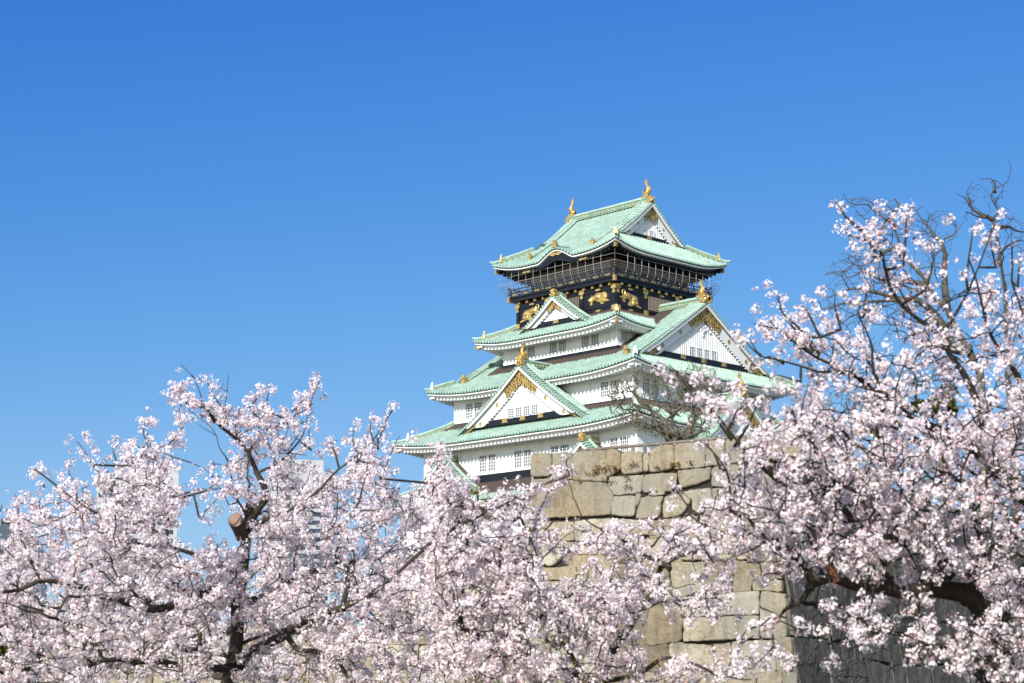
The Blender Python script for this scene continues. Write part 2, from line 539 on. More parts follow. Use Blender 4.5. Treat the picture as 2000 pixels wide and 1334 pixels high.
def eave(face, T, A, zedge, over, dark, parent, gold=False):
    """tile ends, fascia, soffit and rafters under one eave edge; zedge(x) is the tile edge"""
    # round tile ends over a dark drip strip
    mb = MB()
    n = int(round(2 * A / PITCH_T)); p = 2 * A / n
    xs = (np.arange(n) + 0.5) * p - A
    ang = np.arange(8) * math.pi / 4
    for x in xs:
        z = float(zedge(np.array([x]))[0]) + 0.05
        ring = [(x + 0.15 * math.cos(q), -0.06, z + 0.15 * math.sin(q)) for q in ang]
        back = [(x + 0.15 * math.cos(q), 0.25, z + 0.15 * math.sin(q)) for q in ang]
        mb.add(T(np.array(ring + back)), [[i, (i + 1) % 8, 8 + (i + 1) % 8, 8 + i] for i in range(8)] + [[0, 1, 2, 3], [0, 3, 4, 7], [4, 5, 6, 7]])
    xx = np.linspace(-A, A, 90)
    ze = zedge(xx)
    strip = np.stack([np.stack([xx, 0 * xx + 0.02, ze + 0.02], -1), np.stack([xx, 0 * xx + 0.04, ze - 0.17], -1)], 1)
    mb.grid(T(strip), 1)
    cb(mb, 'eave_tiles', ['ridge', 'tile_dark'], parent)
    mb = MB()
    # fascia: a white board, then a second one set back below it
    B = A - 0.12
    xx = np.linspace(-B, B, 90); ze = zedge(xx * A / B)
    prof = [(0.12, -0.15), (0.10, -0.33), (0.58, -0.36)]
    mb.grid(T(np.stack([np.stack([xx, 0 * xx + d, ze + z], -1) for d, z in prof], 1)), 0)
    prof = [(0.58, -0.34), (0.60, -0.62), (0.72, -0.64)]
    mb.grid(T(np.stack([np.stack([xx * (1 - .02), 0 * xx + d, ze + z], -1) for d, z in prof], 1)), 1)
    # soffit to the wall
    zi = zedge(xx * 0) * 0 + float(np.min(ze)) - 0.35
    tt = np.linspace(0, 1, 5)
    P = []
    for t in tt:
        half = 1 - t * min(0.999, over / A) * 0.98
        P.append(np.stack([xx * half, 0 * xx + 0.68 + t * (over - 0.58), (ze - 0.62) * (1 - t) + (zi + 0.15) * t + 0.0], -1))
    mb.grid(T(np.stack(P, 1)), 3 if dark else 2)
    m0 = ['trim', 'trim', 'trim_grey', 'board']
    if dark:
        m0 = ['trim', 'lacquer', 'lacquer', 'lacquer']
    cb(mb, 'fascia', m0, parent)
    mb = MB()
    n = int(round(2 * A / 0.62)); p = 2 * A / n
    for i in range(n):
        x = (i + 0.5) * p - A
        lim = (A - abs(x)) + 0.4
        ln = min(over - 0.3, lim)
        z = float(zedge(np.array([x]))[0])
        z1 = z + (float(zi[0]) + 0.15 - z + 0.62) * min(1, ln / over)
        v = T(np.array([[x + sx * 0.12, d, zz + h] for d, zz in ((0.50, z - 0.66), (0.50 + ln, z1 - 0.66 + 0.1)) for sx, h in ((-1, -0.17), (1, -0.17), (1, 0.06), (-1, 0.06))]))
        mb.add(v, [[0, 1, 2, 3], [4, 7, 6, 5], [0, 4, 5, 1], [1, 5, 6, 2], [2, 6, 7, 3], [3, 7, 4, 0]])
    cb(mb, 'rafters', 'lacquer' if dark else 'trim', parent)

def hip_ridge(pts, parent, end_mat='trim'):
    """ridge tiles running down a hip, with its end ornament before the corner"""
    pts = np.asarray(pts, float)
    n = len(pts)
    k = max(2, n - 3)
    mb = MB()
    up = np.array([0, 0, 1.0])
    body = pts[:k]
    d = np.gradient(pts, axis=0)
    side = np.cross(d, up); side /= np.linalg.norm(side, axis=1)[:, None]
    def sweep(P, S, w, h0, h1, mi):
        prof = [(-w, h0), (-w * 0.9, h1 * 0.8), (-w * 0.45, h1), (w * 0.45, h1), (w * 0.9, h1 * 0.8), (w, h0)]
        G = np.stack([P + S * a + up * z for a, z in prof], 1)
        mb.grid(G, mi)
        mb.add(G[-1], [[0, 1, 4, 5], [1, 2, 3, 4]], mi=mi)
        mb.add(G[0], [[0, 1, 4, 5], [1, 2, 3, 4]], mi=mi)
    sweep(body, side[:k], 0.26, -0.15, 0.30, 1)
    mb.tube(body + up * 0.38, 0.17, 6, 0)
    mb.tube(pts[k - 1:] + up * 0.2, np.linspace(0.2, 0.16, n - k + 1), 6, 0)
    o = cb(mb, 'hip_ridge', ['ridge', 'olive'], parent)
    mb = MB()
    c = pts[k - 1] + up * 0.35
    dd = d[k - 1] / np.linalg.norm(d[k - 1])
    mb.obox(c + dd * 0.12, side[k - 1] * 0.26, dd * 0.14, up * 0.36)
    mb.obox(c + dd * 0.05 + up * 0.46, side[k - 1] * 0.1, dd * 0.1, up * 0.2)
    cb(mb, 'ridge_end', end_mat, parent)

def skirt(T_, a2, b2, z_top, name_label, sh_a, sh_b, dark=False, end_mat='trim', bumpF=None, conc=0.25):
    """hipped skirt roof round a storey: eave (a,b) up to (a2,b2) at z_top; sh_*: eave half sizes of the roof above"""
    a, b, zm, lift = T_.a, T_.b, T_.zm, T_.lift
    H = z_top - zm
    mb = MB()
    sides = []
    for f in 'FSBW':
        A, half = side_half(f, a, b)
        A2, half2 = side_half(f, a2, b2)
        D = half - half2
        shh = (sh_b if f in 'FB' else sh_a)
        fr = frame(f, half)
        E = 0.62 * A
        def depth_at(ax, A=A, A2=A2, D=D):
            return np.where(ax <= A2, D, np.clip((A - ax) / (A - A2), 0, 1) * D)
        def z_at(X, Dp, A=A, A2=A2, D=D, E=E):
            t = Dp / D
            e = np.clip(A - (A - A2) * t - np.abs(X), 0, None)
            return zm + H * ((1 - conc) * t + conc * t * t) + lift * lift_at(e, E) * (1 - t) ** 1.4
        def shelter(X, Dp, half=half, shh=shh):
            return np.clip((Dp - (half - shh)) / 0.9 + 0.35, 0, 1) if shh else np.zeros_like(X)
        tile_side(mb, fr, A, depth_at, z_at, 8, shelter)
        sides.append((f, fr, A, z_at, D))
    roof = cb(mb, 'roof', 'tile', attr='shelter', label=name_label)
    for f, fr, A, z_at, D in sides:
        eave(f, fr, A, lambda x, z_at=z_at: z_at(x, np.zeros_like(x)), D, dark, roof)
    f, fr, A, z_at, D = sides[0]
    for sx in (1, -1):
        for sy in (1, -1):
            t = np.linspace(1, -0.03, 12)
            X = (a - (a - a2) * t); Y = (b - (b - b2) * t)
            tc_ = np.clip(t, 0, 1)
            Z = zm + H * ((1 - conc) * tc_ + conc * tc_ ** 2) + lift * (1 - tc_) ** 1.4 + 0.1
            Z[-1] += 0.12
            hip_ridge(np.stack([sx * X, sy * Y, Z], -1), roof, end_mat)
    for sx in (1, -1):
        for sy in (1, -1):
            mb = MB()
            mb.obox((sx * (a - 0.42), sy * (b - 0.42), zm + lift - 0.8), (0.2, 0, 0), (0, 0.2, 0), (0, 0, 0.22))
            mb.obox((sx * (a - 0.2), sy * (b - 0.2), zm + lift - 0.78), (0.1, 0, 0), (0, 0.1, 0), (0, 0, 0.15))
            cb(mb, 'corner_cap', 'gold', roof)
    return roof, sides

# ---- walls with windows
def window(fr, a0, a1, z0, z1, wall, bars=(3, 4)):
    mb = MB()
    mb.box((a0, -0.02, z0), (a1, 0.05, z1), 0, fr)
    t = 0.07
    for (p, q) in (((a0 - t, z0 - t), (a1 + t, z0)), ((a0 - t, z1), (a1 + t, z1 + t)), ((a0 - t, z0), (a0, z1)), ((a1, z0), (a1 + t, z1))):
        mb.box((p[0], -0.10, p[1]), (q[0], 0.04, q[1]), 1, fr)
    for i in range(bars[0]):
        c = a0 + (a1 - a0) * (i + 1) / (bars[0] + 1)
        mb.box((c - 0.036, -0.07, z0), (c + 0.036, -0.03, z1), 1, fr)
    for i in range(bars[1]):
        c = z0 + (z1 - z0) * (i + 1) / (bars[1] + 1)
        mb.box((a0, -0.06, c - 0.026), (a1, -0.025, c + 0.026), 1, fr)
    return cb(mb, 'window', ['pane', 'trim'], wall)

def storey(a, b, z0, z1, board, wins):
    mb = MB()
    mb.box((-a, -b, z0), (a, b, z1), 0)
    if board:                              # black boards round the foot of the plaster
        mb.box((-a - 0.12, -b - 0.12, z0 - 0.2), (a + 0.12, b + 0.12, board), 1)
    wall = cb(mb, 'wall', ['plaster', 'lacquer'])
    for f in 'FSBW':
        A, half = side_half(f, a, b)
        fr = frame(f, half)
        for c, kind, z in wins.get('F' if f in 'FB' else 'S', ()):
            if kind == 2:
                window(fr, c - 1.35, c - 0.22, z[0], z[1], wall)
                window(fr, c + 0.22, c + 1.35, z[0], z[1], wall)
            else:
                window(fr, c - 0.55, c + 0.55, z[0], z[1], wall)
    return wall

R5 = Tier(10.5, 10.3, 30.25, 0.95)
R4 = Tier(12.05, 11.95, 20.75, 0.75)
R3 = Tier(17.47, 14.97, 14.55, 0.85)
R2 = Tier(20.2, 17.9, 8.05, 0.75)
R1 = Tier(22.6, 19.0, 0.8, 0.6)

# ground storeys: stone base, lowest wall, then upward
mb = MB()
k0 = 8
P = []
for t in np.linspace(0, 1, 9):
    s = 3.2 * (1 - t) ** 1.6
    A, B, z = 20.3 + s, 17.2 + s, -15 + 10.2 * t
    P.append([(-A, -B, z), (A, -B, z), (A, B, z), (-A, B, z)])
mb.grid(np.array(P), 0, 0.6, wrap=True)
cb(mb, 'stone_base', 'base_stone', attr='tone')
w0 = storey(20.0, 16.9, -5.2, 1.2, None, {'F': [(-13.5, 2, (-2.2, -0.4)), (-4.5, 2, (-2.2, -0.4)), (4.5, 2, (-2.2, -0.4)), (13.5, 2, (-2.2, -0.4))], 'S': [(-9, 2, (-2.2, -0.4)), (9, 2, (-2.2, -0.4))]})
# dark slatted band on the lowest wall
mb = MB()
fr = frame('F', 16.9)
mb.box((-19.9, -0.06, -1.9), (-1.0, 0.02, -0.5), 0, fr)
for i in range(60):
    x = -19.7 + i * 0.31
    mb.box((x, -0.13, -1.9), (x + 0.1, -0.05, -0.5), 1, fr)
cb(mb, 'slatted_vent', ['lacquer', 'trim_grey'], w0)
w1 = storey(17.7, 15.0, 2.6, 8.6, 4.2, {'F': [(-15.05, 2, (4.6, 6.5)), (-6.2, 2, (4.6, 6.5)), (-0.2, 2, (4.6, 6.5)), (5.8, 2, (4.6, 6.5)), (15.05, 2, (4.6, 6.5))], 'S': [(-9, 2, (4.6, 6.5)), (9, 2, (4.6, 6.5))]})
w2 = storey(15.0, 12.5, 10.6, 15.1, 11.35, {'F': [(-11.35, 2, (11.9, 13.6)), (11.4, 2, (11.9, 13.6))], 'S': [(-9.7, 2, (12.0, 13.7)), (-3.8, 2, (11.9, 13.6)), (3.8, 2, (11.9, 13.6)), (9.7, 2, (12.2, 13.9))]})
w4 = storey(9.6, 9.2, 17.4, 21.3, 18.45, {'F': [(-5.4, 2, (18.95, 20.35)), (-0.05, 2, (18.95, 20.35)), (5.3, 2, (18.95, 20.35))], 'S': [(-8.1, 1, (19.2, 20.45)), (8.1, 1, (19.2, 20.45))]})

r1, s1 = skirt(R1, 17.7, 15.0, 3.3, 'lowest green roof skirt above the stone base', R2.a, R2.b)
r2, s2 = skirt(R2, 15.0, 12.5, 11.2, 'broad second green roof carrying the large front gable', R3.a - 1.0, R3.b - 1.0)
r4, s4 = skirt(R4, 8.35, 8.0, 23.15, 'green roof skirt under the black gilded storey', 9.3, 8.95, end_mat='gold')

def irimoya(T_, xv, dh, z_ap, sh, dark, label, c1, bump=None, end_mat='gold'):
    """hip-and-gable roof with its ridge along x and gables on S and W; xv verge plane; dh hip depth on the long sides"""
    a, b, zm, lift = T_.a, T_.b, T_.zm, T_.lift
    H = z_ap - zm
    def base(d):
        t = d / b
        return zm + H * (c1 * t + (1 - c1) * t * t)
    ke = dh / (a - xv)
    mb = MB()
    sides = []
    for f in 'FB':
        fr = frame(f, b)
        def depth_at(ax):
            return np.where(ax <= xv, b, np.clip((a - ax) / (a - xv), 0, 1) * dh)
        def z_at(X, D, f=f):
            e = np.clip(a - (a - xv) * np.clip(D / dh, 0, 1.0) - np.abs(X), 0, None)
            z = base(D) + lift * lift_at(e, 0.62 * a) * np.clip(1 - D / (dh * 1.6), 0, 1) ** 1.4
            if bump is not None and f == 'F':
                q = np.abs(X - bump[0]) / bump[1]
                s = np.where(q < 1, 0.5 + 0.5 * np.cos(math.pi * np.clip(q, 0, 1)), 0) ** 0.8
                z = np.maximum(z, zm - 0.05 + bump[2] * s + 0.1 * D * (s > 0))
            return z
        rows = 16
        x, h, cc = tile_cols(-xv, xv)
        t = np.linspace(0, 1, rows + 1)
        D = np.broadcast_to(b * t[None], (len(x), rows + 1)); X = np.broadcast_to(x[:, None], D.shape)
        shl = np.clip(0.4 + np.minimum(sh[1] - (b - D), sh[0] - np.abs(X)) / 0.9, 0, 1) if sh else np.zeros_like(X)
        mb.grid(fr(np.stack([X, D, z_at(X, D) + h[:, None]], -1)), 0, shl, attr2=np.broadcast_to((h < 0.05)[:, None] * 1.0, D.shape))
        for s_ in (-1, 1):
            x, h, cc = tile_cols(xv, a)
            t = np.linspace(0, 1, 6)
            D = depth_at(x)[:, None] * t[None]; X = np.broadcast_to(s_ * x[:, None], D.shape)
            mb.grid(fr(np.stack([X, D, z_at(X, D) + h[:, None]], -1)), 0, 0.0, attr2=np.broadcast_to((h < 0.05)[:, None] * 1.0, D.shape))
        sides.append((f, fr, a, z_at, b))
    for f in 'SW':
        fr = frame(f, a)
        De = a - xv + 1.3
        def depth_at(ax):
            return np.where(ax <= b - dh, De, np.clip((b - ax) / dh * (a - xv), 0, De))
        def z_at(X, D):
            e = np.clip(b - dh * np.clip(D / (a - xv), 0, 1) - np.abs(X), 0, None)
            return base(D * ke) + lift * lift_at(e, 0.62 * b) * np.clip(1 - D / ((a - xv) * 1.6), 0, 1) ** 1.4
        tile_side(mb, fr, b, depth_at, z_at, 6, lambda X, D: np.zeros_like(X))
        sides.append((f, fr, b, z_at, De))
    roof = cb(mb, 'roof', 'tile', attr='shelter', label=label)
    for f, fr, A, z_at, D in sides:
        ov = (b - (7.0 if dark else 12.5)) if f in 'FB' else (a - (6.6 if dark else 15.0))
        eave(f, fr, A, lambda x, z_at=z_at: z_at(x, np.zeros_like(x)), ov, dark, roof)
    for sx in (1, -1):
        for sy in (1, -1):
            t = np.linspace(1, -0.06, 12)
            X = a - (a - xv) * t; Y = b - dh * t
            tcl = np.clip(t, 0, 1)
            Z = base(tcl * dh) + lift * np.clip(1 - tcl / 1.6, 0, 1) ** 1.4 + 0.1
            Z[-1] += 0.12
            hip_ridge(np.stack([sx * X, sy * Y, Z], -1), roof, 'gold' if dark else 'trim')
    return roof, (lambda wv: base(b - np.abs(wv))), b - dh

r3, z3, hw3 = irimoya(R3, 15.3, 2.75, 24.0, (R4.a - 0.9, R4.b - 0.9), False, 'large green hip-and-gable roof below the black storey', 0.93)
r5, z5, hw5 = irimoya(R5, 7.1, 3.9, 37.95, None, True, 'topmost green roof with a curved bulge in its eave', 0.80, bump=(0.45, 3.3, 1.3))

# ---- gables
def gable(face, c, plane, hw, zf, name_label, roof_depth=0.0, ridge_len=0.0, wins=0, bw=1.0, pitch_rake=0.42, battens=True,
          win_z=(0, 0), base_z=None, inset=0.6, fish=None, big=True, ridge_h=0.75, ridge_w=0.3, shelter=None, discs=True, oni=True, ridge_t=True):
    """gable: verge tiles, bargeboards, panel, gilding. (wv, v, z): wv across, v inward from the verge plane"""
    base = frame(face, plane)
    def T(p):
        p = np.asarray(p, float).copy()
        p[..., 0] = p[..., 0] + c
        return base(p)
    # panel (the gable itself)
    g = MB()
    ww = np.linspace(-hw, hw, 41)
    top = zf(ww) - 0.35
    zb = base_z if base_z is not None else float(zf(np.array([hw]))[0])
    w1_ = [x for x, z in zip(ww, top) if z > zb]
    lo, hi = w1_[0], w1_[-1]
    xs = np.linspace(lo, hi, 40)
    P = np.stack([np.stack([xs, 0 * xs + inset, zf(xs) - 0.35], -1), np.stack([xs, 0 * xs + inset, 0 * xs + zb], -1)], 1)
    g.grid(T(P), 0)
    if battens:
        n = int((hi - lo) / 0.34)
        for i in range(n):
            x = lo + (i + 0.5) * (hi - lo) / n
            zt = float(zf(np.array([x]))[0]) - 0.4
            if zt > zb + 0.3:
                g.box((x - 0.06, inset - 0.07, zb), (x + 0.06, inset, zt), 0, T)
    go = cb(g, 'gable', 'plaster', label=name_label)
    # roof of a dormer gable
    if roof_depth:
        mb = MB()
        v, h, cc = tile_cols(0.0, roof_depth)
        for s in (-1, 1):
            u = np.linspace(0, hw * 1.03, 15)
            V = np.broadcast_to(v[:, None], (len(v), 15)); U = np.broadcast_to(s * u[None], V.shape)
            Z = zf(U) + h[:, None]
            sh = shelter(U, V) if shelter else np.zeros_like(V)
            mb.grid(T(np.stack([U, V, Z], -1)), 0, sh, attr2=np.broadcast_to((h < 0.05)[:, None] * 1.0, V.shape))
            mb.grid(T(np.stack([U[[0, -1]], V[[0, -1]] + [[0.02], [0]], zf(U[[0, -1]]) - 0.22], -1)), 1, 0.0)
        cb(mb, 'gable_roof', ['tile', 'trim_grey'], go, attr='shelter')
    # verge: row of short tiles laid outward, then two descending ridges
    mb = MB()
    for s in (-1, 1):
        u = np.linspace(0.25, hw, 200)
        z = zf(u)
        ln = np.concatenate([[0], np.cumsum(np.hypot(np.diff(u), np.diff(z)))])
        n = int(ln[-1] / pitch_rake)
        for i in range(n):
            q = np.interp((i + 0.5) * ln[-1] / n, ln, u)
            zz = float(zf(np.array([q]))[0])
            mb.tube(T(np.array([[s * q, -0.32, zz - 0.02], [s * q, 0.3, zz + 0.10], [s * q, 0.85, zz + 0.24]])), 0.155, 6, 0)
        uu = np.linspace(0.0, hw, 24)
        zz = zf(uu)
        mb.grid(T(np.stack([np.stack([s * uu, 0 * uu + d, zz + dz], -1) for d, dz in ((-0.25, -0.18), (-0.25, -0.06), (0.9, 0.12), (0.9, 0.3))], 1)), 1)
    cb(mb, 'verge_tiles', ['ridge', 'tile_dark'], go, attr='shelter')
    mb = MB()
    for s in (-1, 1):
        uu = np.linspace(0.2, hw * 0.98, 20)
        zz = zf(uu)
        for d, r, e in ((1.05, 0.2, 1.0), (1.75, 0.2, 0.985)) if big else ((1.0, 0.18, 1.0),):
            P = np.stack([s * uu * e, 0 * uu + d, zz + 0.34], -1)
            mb.tube(T(P), r, 6, 0)
            S = np.stack([np.stack([s * uu * e, 0 * uu + d + dd, zz + hh], -1) for dd, hh in ((-0.2, 0.0), (-0.2, 0.34), (0.2, 0.34), (0.2, 0.0))], 1)
            mb.grid(T(S), 1)
    cb(mb, 'descending_ridge', ['ridge', 'olive'], go, attr='shelter')
    if big:
        for s in (-1, 1):
            mb = MB()
            e = hw * 0.985
            zz = float(zf(np.array([e]))[0]) + 0.3
            mb.box((s * e - 0.3, 1.45, zz - 0.25), (s * e + 0.3, 2.05, zz + 0.5), 0, T)
            mb.box((s * (e + 0.2) - 0.1, 1.5, zz + 0.3), (s * (e + 0.2) + 0.1, 2.0, zz + 0.85), 0, T)
            cb(mb, 'ridge_end', 'gold', go)
    # bargeboards
    mb = MB()
    for s in (-1, 1):
        uu = np.linspace(0, hw * 0.99, 24)
        zz = zf(uu)
        sl_ = np.gradient(zz, uu)
        k = np.sqrt(1 + sl_ ** 2)
        o_, w_ = 0.16, 0.34
        for d0, d1, za, zb_ in ((-0.22, -0.06, -0.12, -0.12 - w_ * 0.9), (0.22, 0.4, -0.2, -0.3 - bw)):
            G = np.stack([np.stack([s * uu, 0 * uu + d, zz + q * k], -1) for d, q in ((d1, za), (d0, za), (d0, zb_), (d1, zb_))], 1)
            keep = (zz + zb_ * k) > zb - 1.2
            G[..., 2] = np.maximum(G[..., 2], zb - 0.25)
            mb.grid(T(G), 0)
            mb.add(T(G[-1]), [[0, 1, 2, 3]])
        # teeth along the lower edge
        lnn = np.concatenate([[0], np.cumsum(np.hypot(np.diff(uu), np.diff(zz)))])
        for i in range(int(lnn[-1] / 0.5)):
            q = np.interp((i + 0.5) * 0.5, lnn, uu)
            kk = float(np.interp(q, uu, k)); z_ = float(np.interp(q, uu, zz)) + (-0.32 - bw) * kk
            if z_ > zb + 0.1 and q > 1.0:
                mb.box((s * q - 0.08, 0.28, z_ - 0.05), (s * q + 0.08, 0.5, z_ + 0.12), 0, T)
    cb(mb, 'bargeboard', 'trim', go)
    # black foot beam with gilt plates
    mb = MB()
    hb = 0.42 if big else 0.3
    bwid = min(hi - 0.1, hw * 0.86)
    mb.box((-bwid, 0.46, zb - 0.30), (bwid, inset + 0.1, zb + hb), 0, T)
    cb(mb, 'foot_beam', 'lacquer', go)
    for q in (-0.36, 0, 0.36) if big else (0,):
        x = q * bwid
        mb = MB()
        mb.poly(T(np.array([[x - 0.5, 0.45, zb - 0.1], [x + 0.5, 0.45, zb - 0.1], [x + 0.36, 0.45, zb + 0.12], [x + 0.5, 0.45, zb + hb - 0.06], [x - 0.5, 0.45, zb + hb - 0.06], [x - 0.36, 0.45, zb + 0.12]])), T(np.array([0, 0.0, 0])) - T(np.array([0, 0.04, 0])), 0)
        cb(mb, 'gilt_plate', 'gold', go)
    if discs:
        for s in (-1, 1):
            for q in (0.36, 0.62):
                x = s * q * hw
                kk = math.hypot(1, (float(zf(np.array([abs(x) + .1]))[0]) - float(zf(np.array([abs(x) - .1]))[0])) / 0.2)
                z = float(zf(np.array([x]))[0]) - (0.35 + bw * 0.5) * kk
                r = 0.24 if big else 0.15
                mb = MB()
                mb.poly(T(np.array([[x + r * math.cos(t_), 0.21, z + 1.2 * r * math.sin(t_)] for t_ in np.arange(8) * math.pi / 4])), T(np.array([0, 0.0, 0])) - T(np.array([0, 0.06, 0])), 0)
                cb(mb, 'gilt_disc', 'gold', go)
    # filigree at the apex and at the feet
    mb = MB()
    wa = hw * (0.25 if big else 0.2)
    za = float(zf(np.array([0.0]))[0]) - 0.62
    def zk(x, dz):
        e = 0.05
        s0 = (float(zf(np.array([abs(x) + e]))[0]) - float(zf(np.array([max(0.0, abs(x) - e)]))[0])) / (2 * e)
        return float(zf(np.array([x]))[0]) + dz * math.hypot(1, s0)
    L_ = []
    for x in np.linspace(-wa, wa, 9):
        L_.append([x, 0.2, zk(x, -0.42)])
    Rr = []
    for x in np.linspace(wa, -wa, 13):
        q = abs(x) / wa
        dz = -0.42 - bw * (0.95 - 0.25 * q) - (0.16 if int(q * 6) % 2 else 0)
        if q > 0.95:
            dz = -0.5
        Rr.append([x, 0.2, zk(x, dz) - 0.35 * bw * max(0.0, 1 - 5 * q)])
    d_out = T(np.array([0, 0.0, 0])) - T(np.array([0, 0.06, 0]))
    mb.poly(T(np.array(L_ + Rr)), d_out, 0)
    cb(mb, 'gilt_filigree', 'filigree', go)
    for s in (-1, 1):
        mb = MB()
        x0, x1 = hw * 0.71, hw * 0.945
        pts = []
        for x in np.linspace(x0, x1, 5):
            pts.append([s * x, 0.19, zk(x, -0.42)])
        pts.append([s * x1, 0.19, min(zk(x1, -0.5), zb + 0.05)])
        pts.append([s * x0 * 0.93, 0.19, zb + 0.05])
        pts.append([s * x0 * 0.97, 0.19, min(zk(x0, -0.42) - 0.15, zb + 0.9)])
        pts = np.array(pts)
        mb.poly(T(pts), d_out, 0)
        cb(mb, 'gilt_filigree', 'filigree', go)
    # carved white pendant under the apex
    mb = MB()
    pend = big
    zc = za - bw * 1.5 - 0.35
    k = hw / 15.0
    for dx, dz, r in ((0, 0, 0.42), (0.45, 0.1, 0.32), (-0.45, 0.1, 0.32), (0.85, -0.15, 0.3), (-0.85, -0.15, 0.3), (0, -0.6, 0.3), (0.28, -0.35, 0.28), (-0.28, -0.35, 0.28), (0, 0.5, 0.25), (1.25, -0.45, 0.22), (-1.25, -0.45, 0.22), (0, -1.0, 0.18)):
        mb.ball((dx * 1.3 * k, inset - 0.05, zc + dz * 1.3 * k), r * 1.3 * k, 0.2, r * 1.3 * k, 0, T)
    if pend:
        cb(mb, 'pendant', 'trim', go, smooth=True)
    # windows in the gable
    if wins:
        fr = lambda v: T(np.asarray(v, float) + np.array([0, inset - 0.05, 0]))
        ww_ = 0.92 if wins == 4 else 0.72
        gap = 1.32 if wins == 4 else 1.0
        for i in range(wins):
            x = (i - (wins - 1) / 2) * gap
            window(fr, x - ww_ / 2, x + ww_ / 2, win_z[0], win_z[1], go, bars=(2, 3))
    # ridge
    if ridge_len:
        ridge_run(T, float(zf(np.array([0.0]))[0]), 0.3, ridge_len, go, ridge_h, ridge_w)
    if oni:
        z = float(zf(np.array([0.0]))[0])
        mb = MB()
        k = 0.85 if big else 0.6
        mb.poly(T(np.array([[-0.62 * k, -0.1, z - 0.1], [0.62 * k, -0.1, z - 0.1], [0.5 * k, -0.1, z + 0.75 * k], [0.55 * k, -0.1, z + 1.15 * k], [0.2 * k, -0.1, z + 1.4 * k], [-0.2 * k, -0.1, z + 1.4 * k], [-0.55 * k, -0.1, z + 1.15 * k], [-0.5 * k, -0.1, z + 0.75 * k]])), T(np.array([0, 0.4, 0.])) - T(np.array([0, -0.1, 0.])), 0)
        mb.ball((0, -0.12, z + 0.55 * k), 0.4 * k, 0.22, 0.36 * k, 0, T)
        for s in (-1, 1):
            mb.ball((s * 0.42 * k, -0.1, z + 0.95 * k), 0.16 * k, 0.2, 0.22 * k, 0, T)
            mb.ball((s * 0.5 * k, -0.1, z + 0.2 * k), 0.2 * k, 0.2, 0.22 * k, 0, T)
        cb(mb, 'ridge_end', 'gold', go)
    if fish:
        gilt_fish(T, fish[0], float(zf(np.array([0.0]))[0]) + fish[1], fish[2])
    return go, T

def ridge_run(T, z, v0, v1, parent, h, w_):
    mb = MB()
    P = np.array([[-w_ * 1.5, -0.1], [-w_, 0.12], [-w_, h * 0.62], [-w_ * 1.25, h * 0.66], [-w_ * 1.25, h * 0.78], [-w_ * 0.8, h * 0.82], [-w_ * 0.5, h * 1.05], [w_ * 0.5, h * 1.05], [w_ * 0.8, h * 0.82], [w_ * 1.25, h * 0.78], [w_ * 1.25, h * 0.66], [w_, h * 0.62], [w_, 0.12], [w_ * 1.5, -0.1]])
    vv = np.linspace(v0, v1, 12)
    def seg(lo, hi, mi):
        G = np.stack([np.stack([0 * vv + a, vv, 0 * vv + z + b], -1) for a, b in P[lo:hi + 1]], 1)
        mb.grid(T(G), mi)
    seg(0, 2, 1); seg(2, 11, 0); seg(11, 13, 1)
    for v in (v0, v1):
        mb.poly(T(np.array([[a, v, z + b] for a, b in P])), T(np.array([0, v + 0.02, 0.])) - T(np.array([0, v, 0.])), 0)
    n = int((v1 - v0) / 0.5)
    for i in range(n):
        v = v0 + (i + .5) * (v1 - v0) / n
        for s in (-1, 1):
            mb.box((s * w_ * 1.05 - 0.05, v - 0.1, z + 0.16), (s * w_ * 1.05 + 0.05, v + 0.1, z + 0.34), 0, T)
    cb(mb, 'ridge', ['ridge', 'olive'], parent, attr='shelter')
    for i in range(3):
        v = v0 + (i + .6) * (v1 - v0) / 3.2
        for s in (-1, 1):
            mb = MB()
            mb.ball((s * (w_ + 0.02), v, z + h * 0.42), 0.06, 0.16, 0.16, 0, T)
            cb(mb, 'ridge_crest', 'gold', parent)

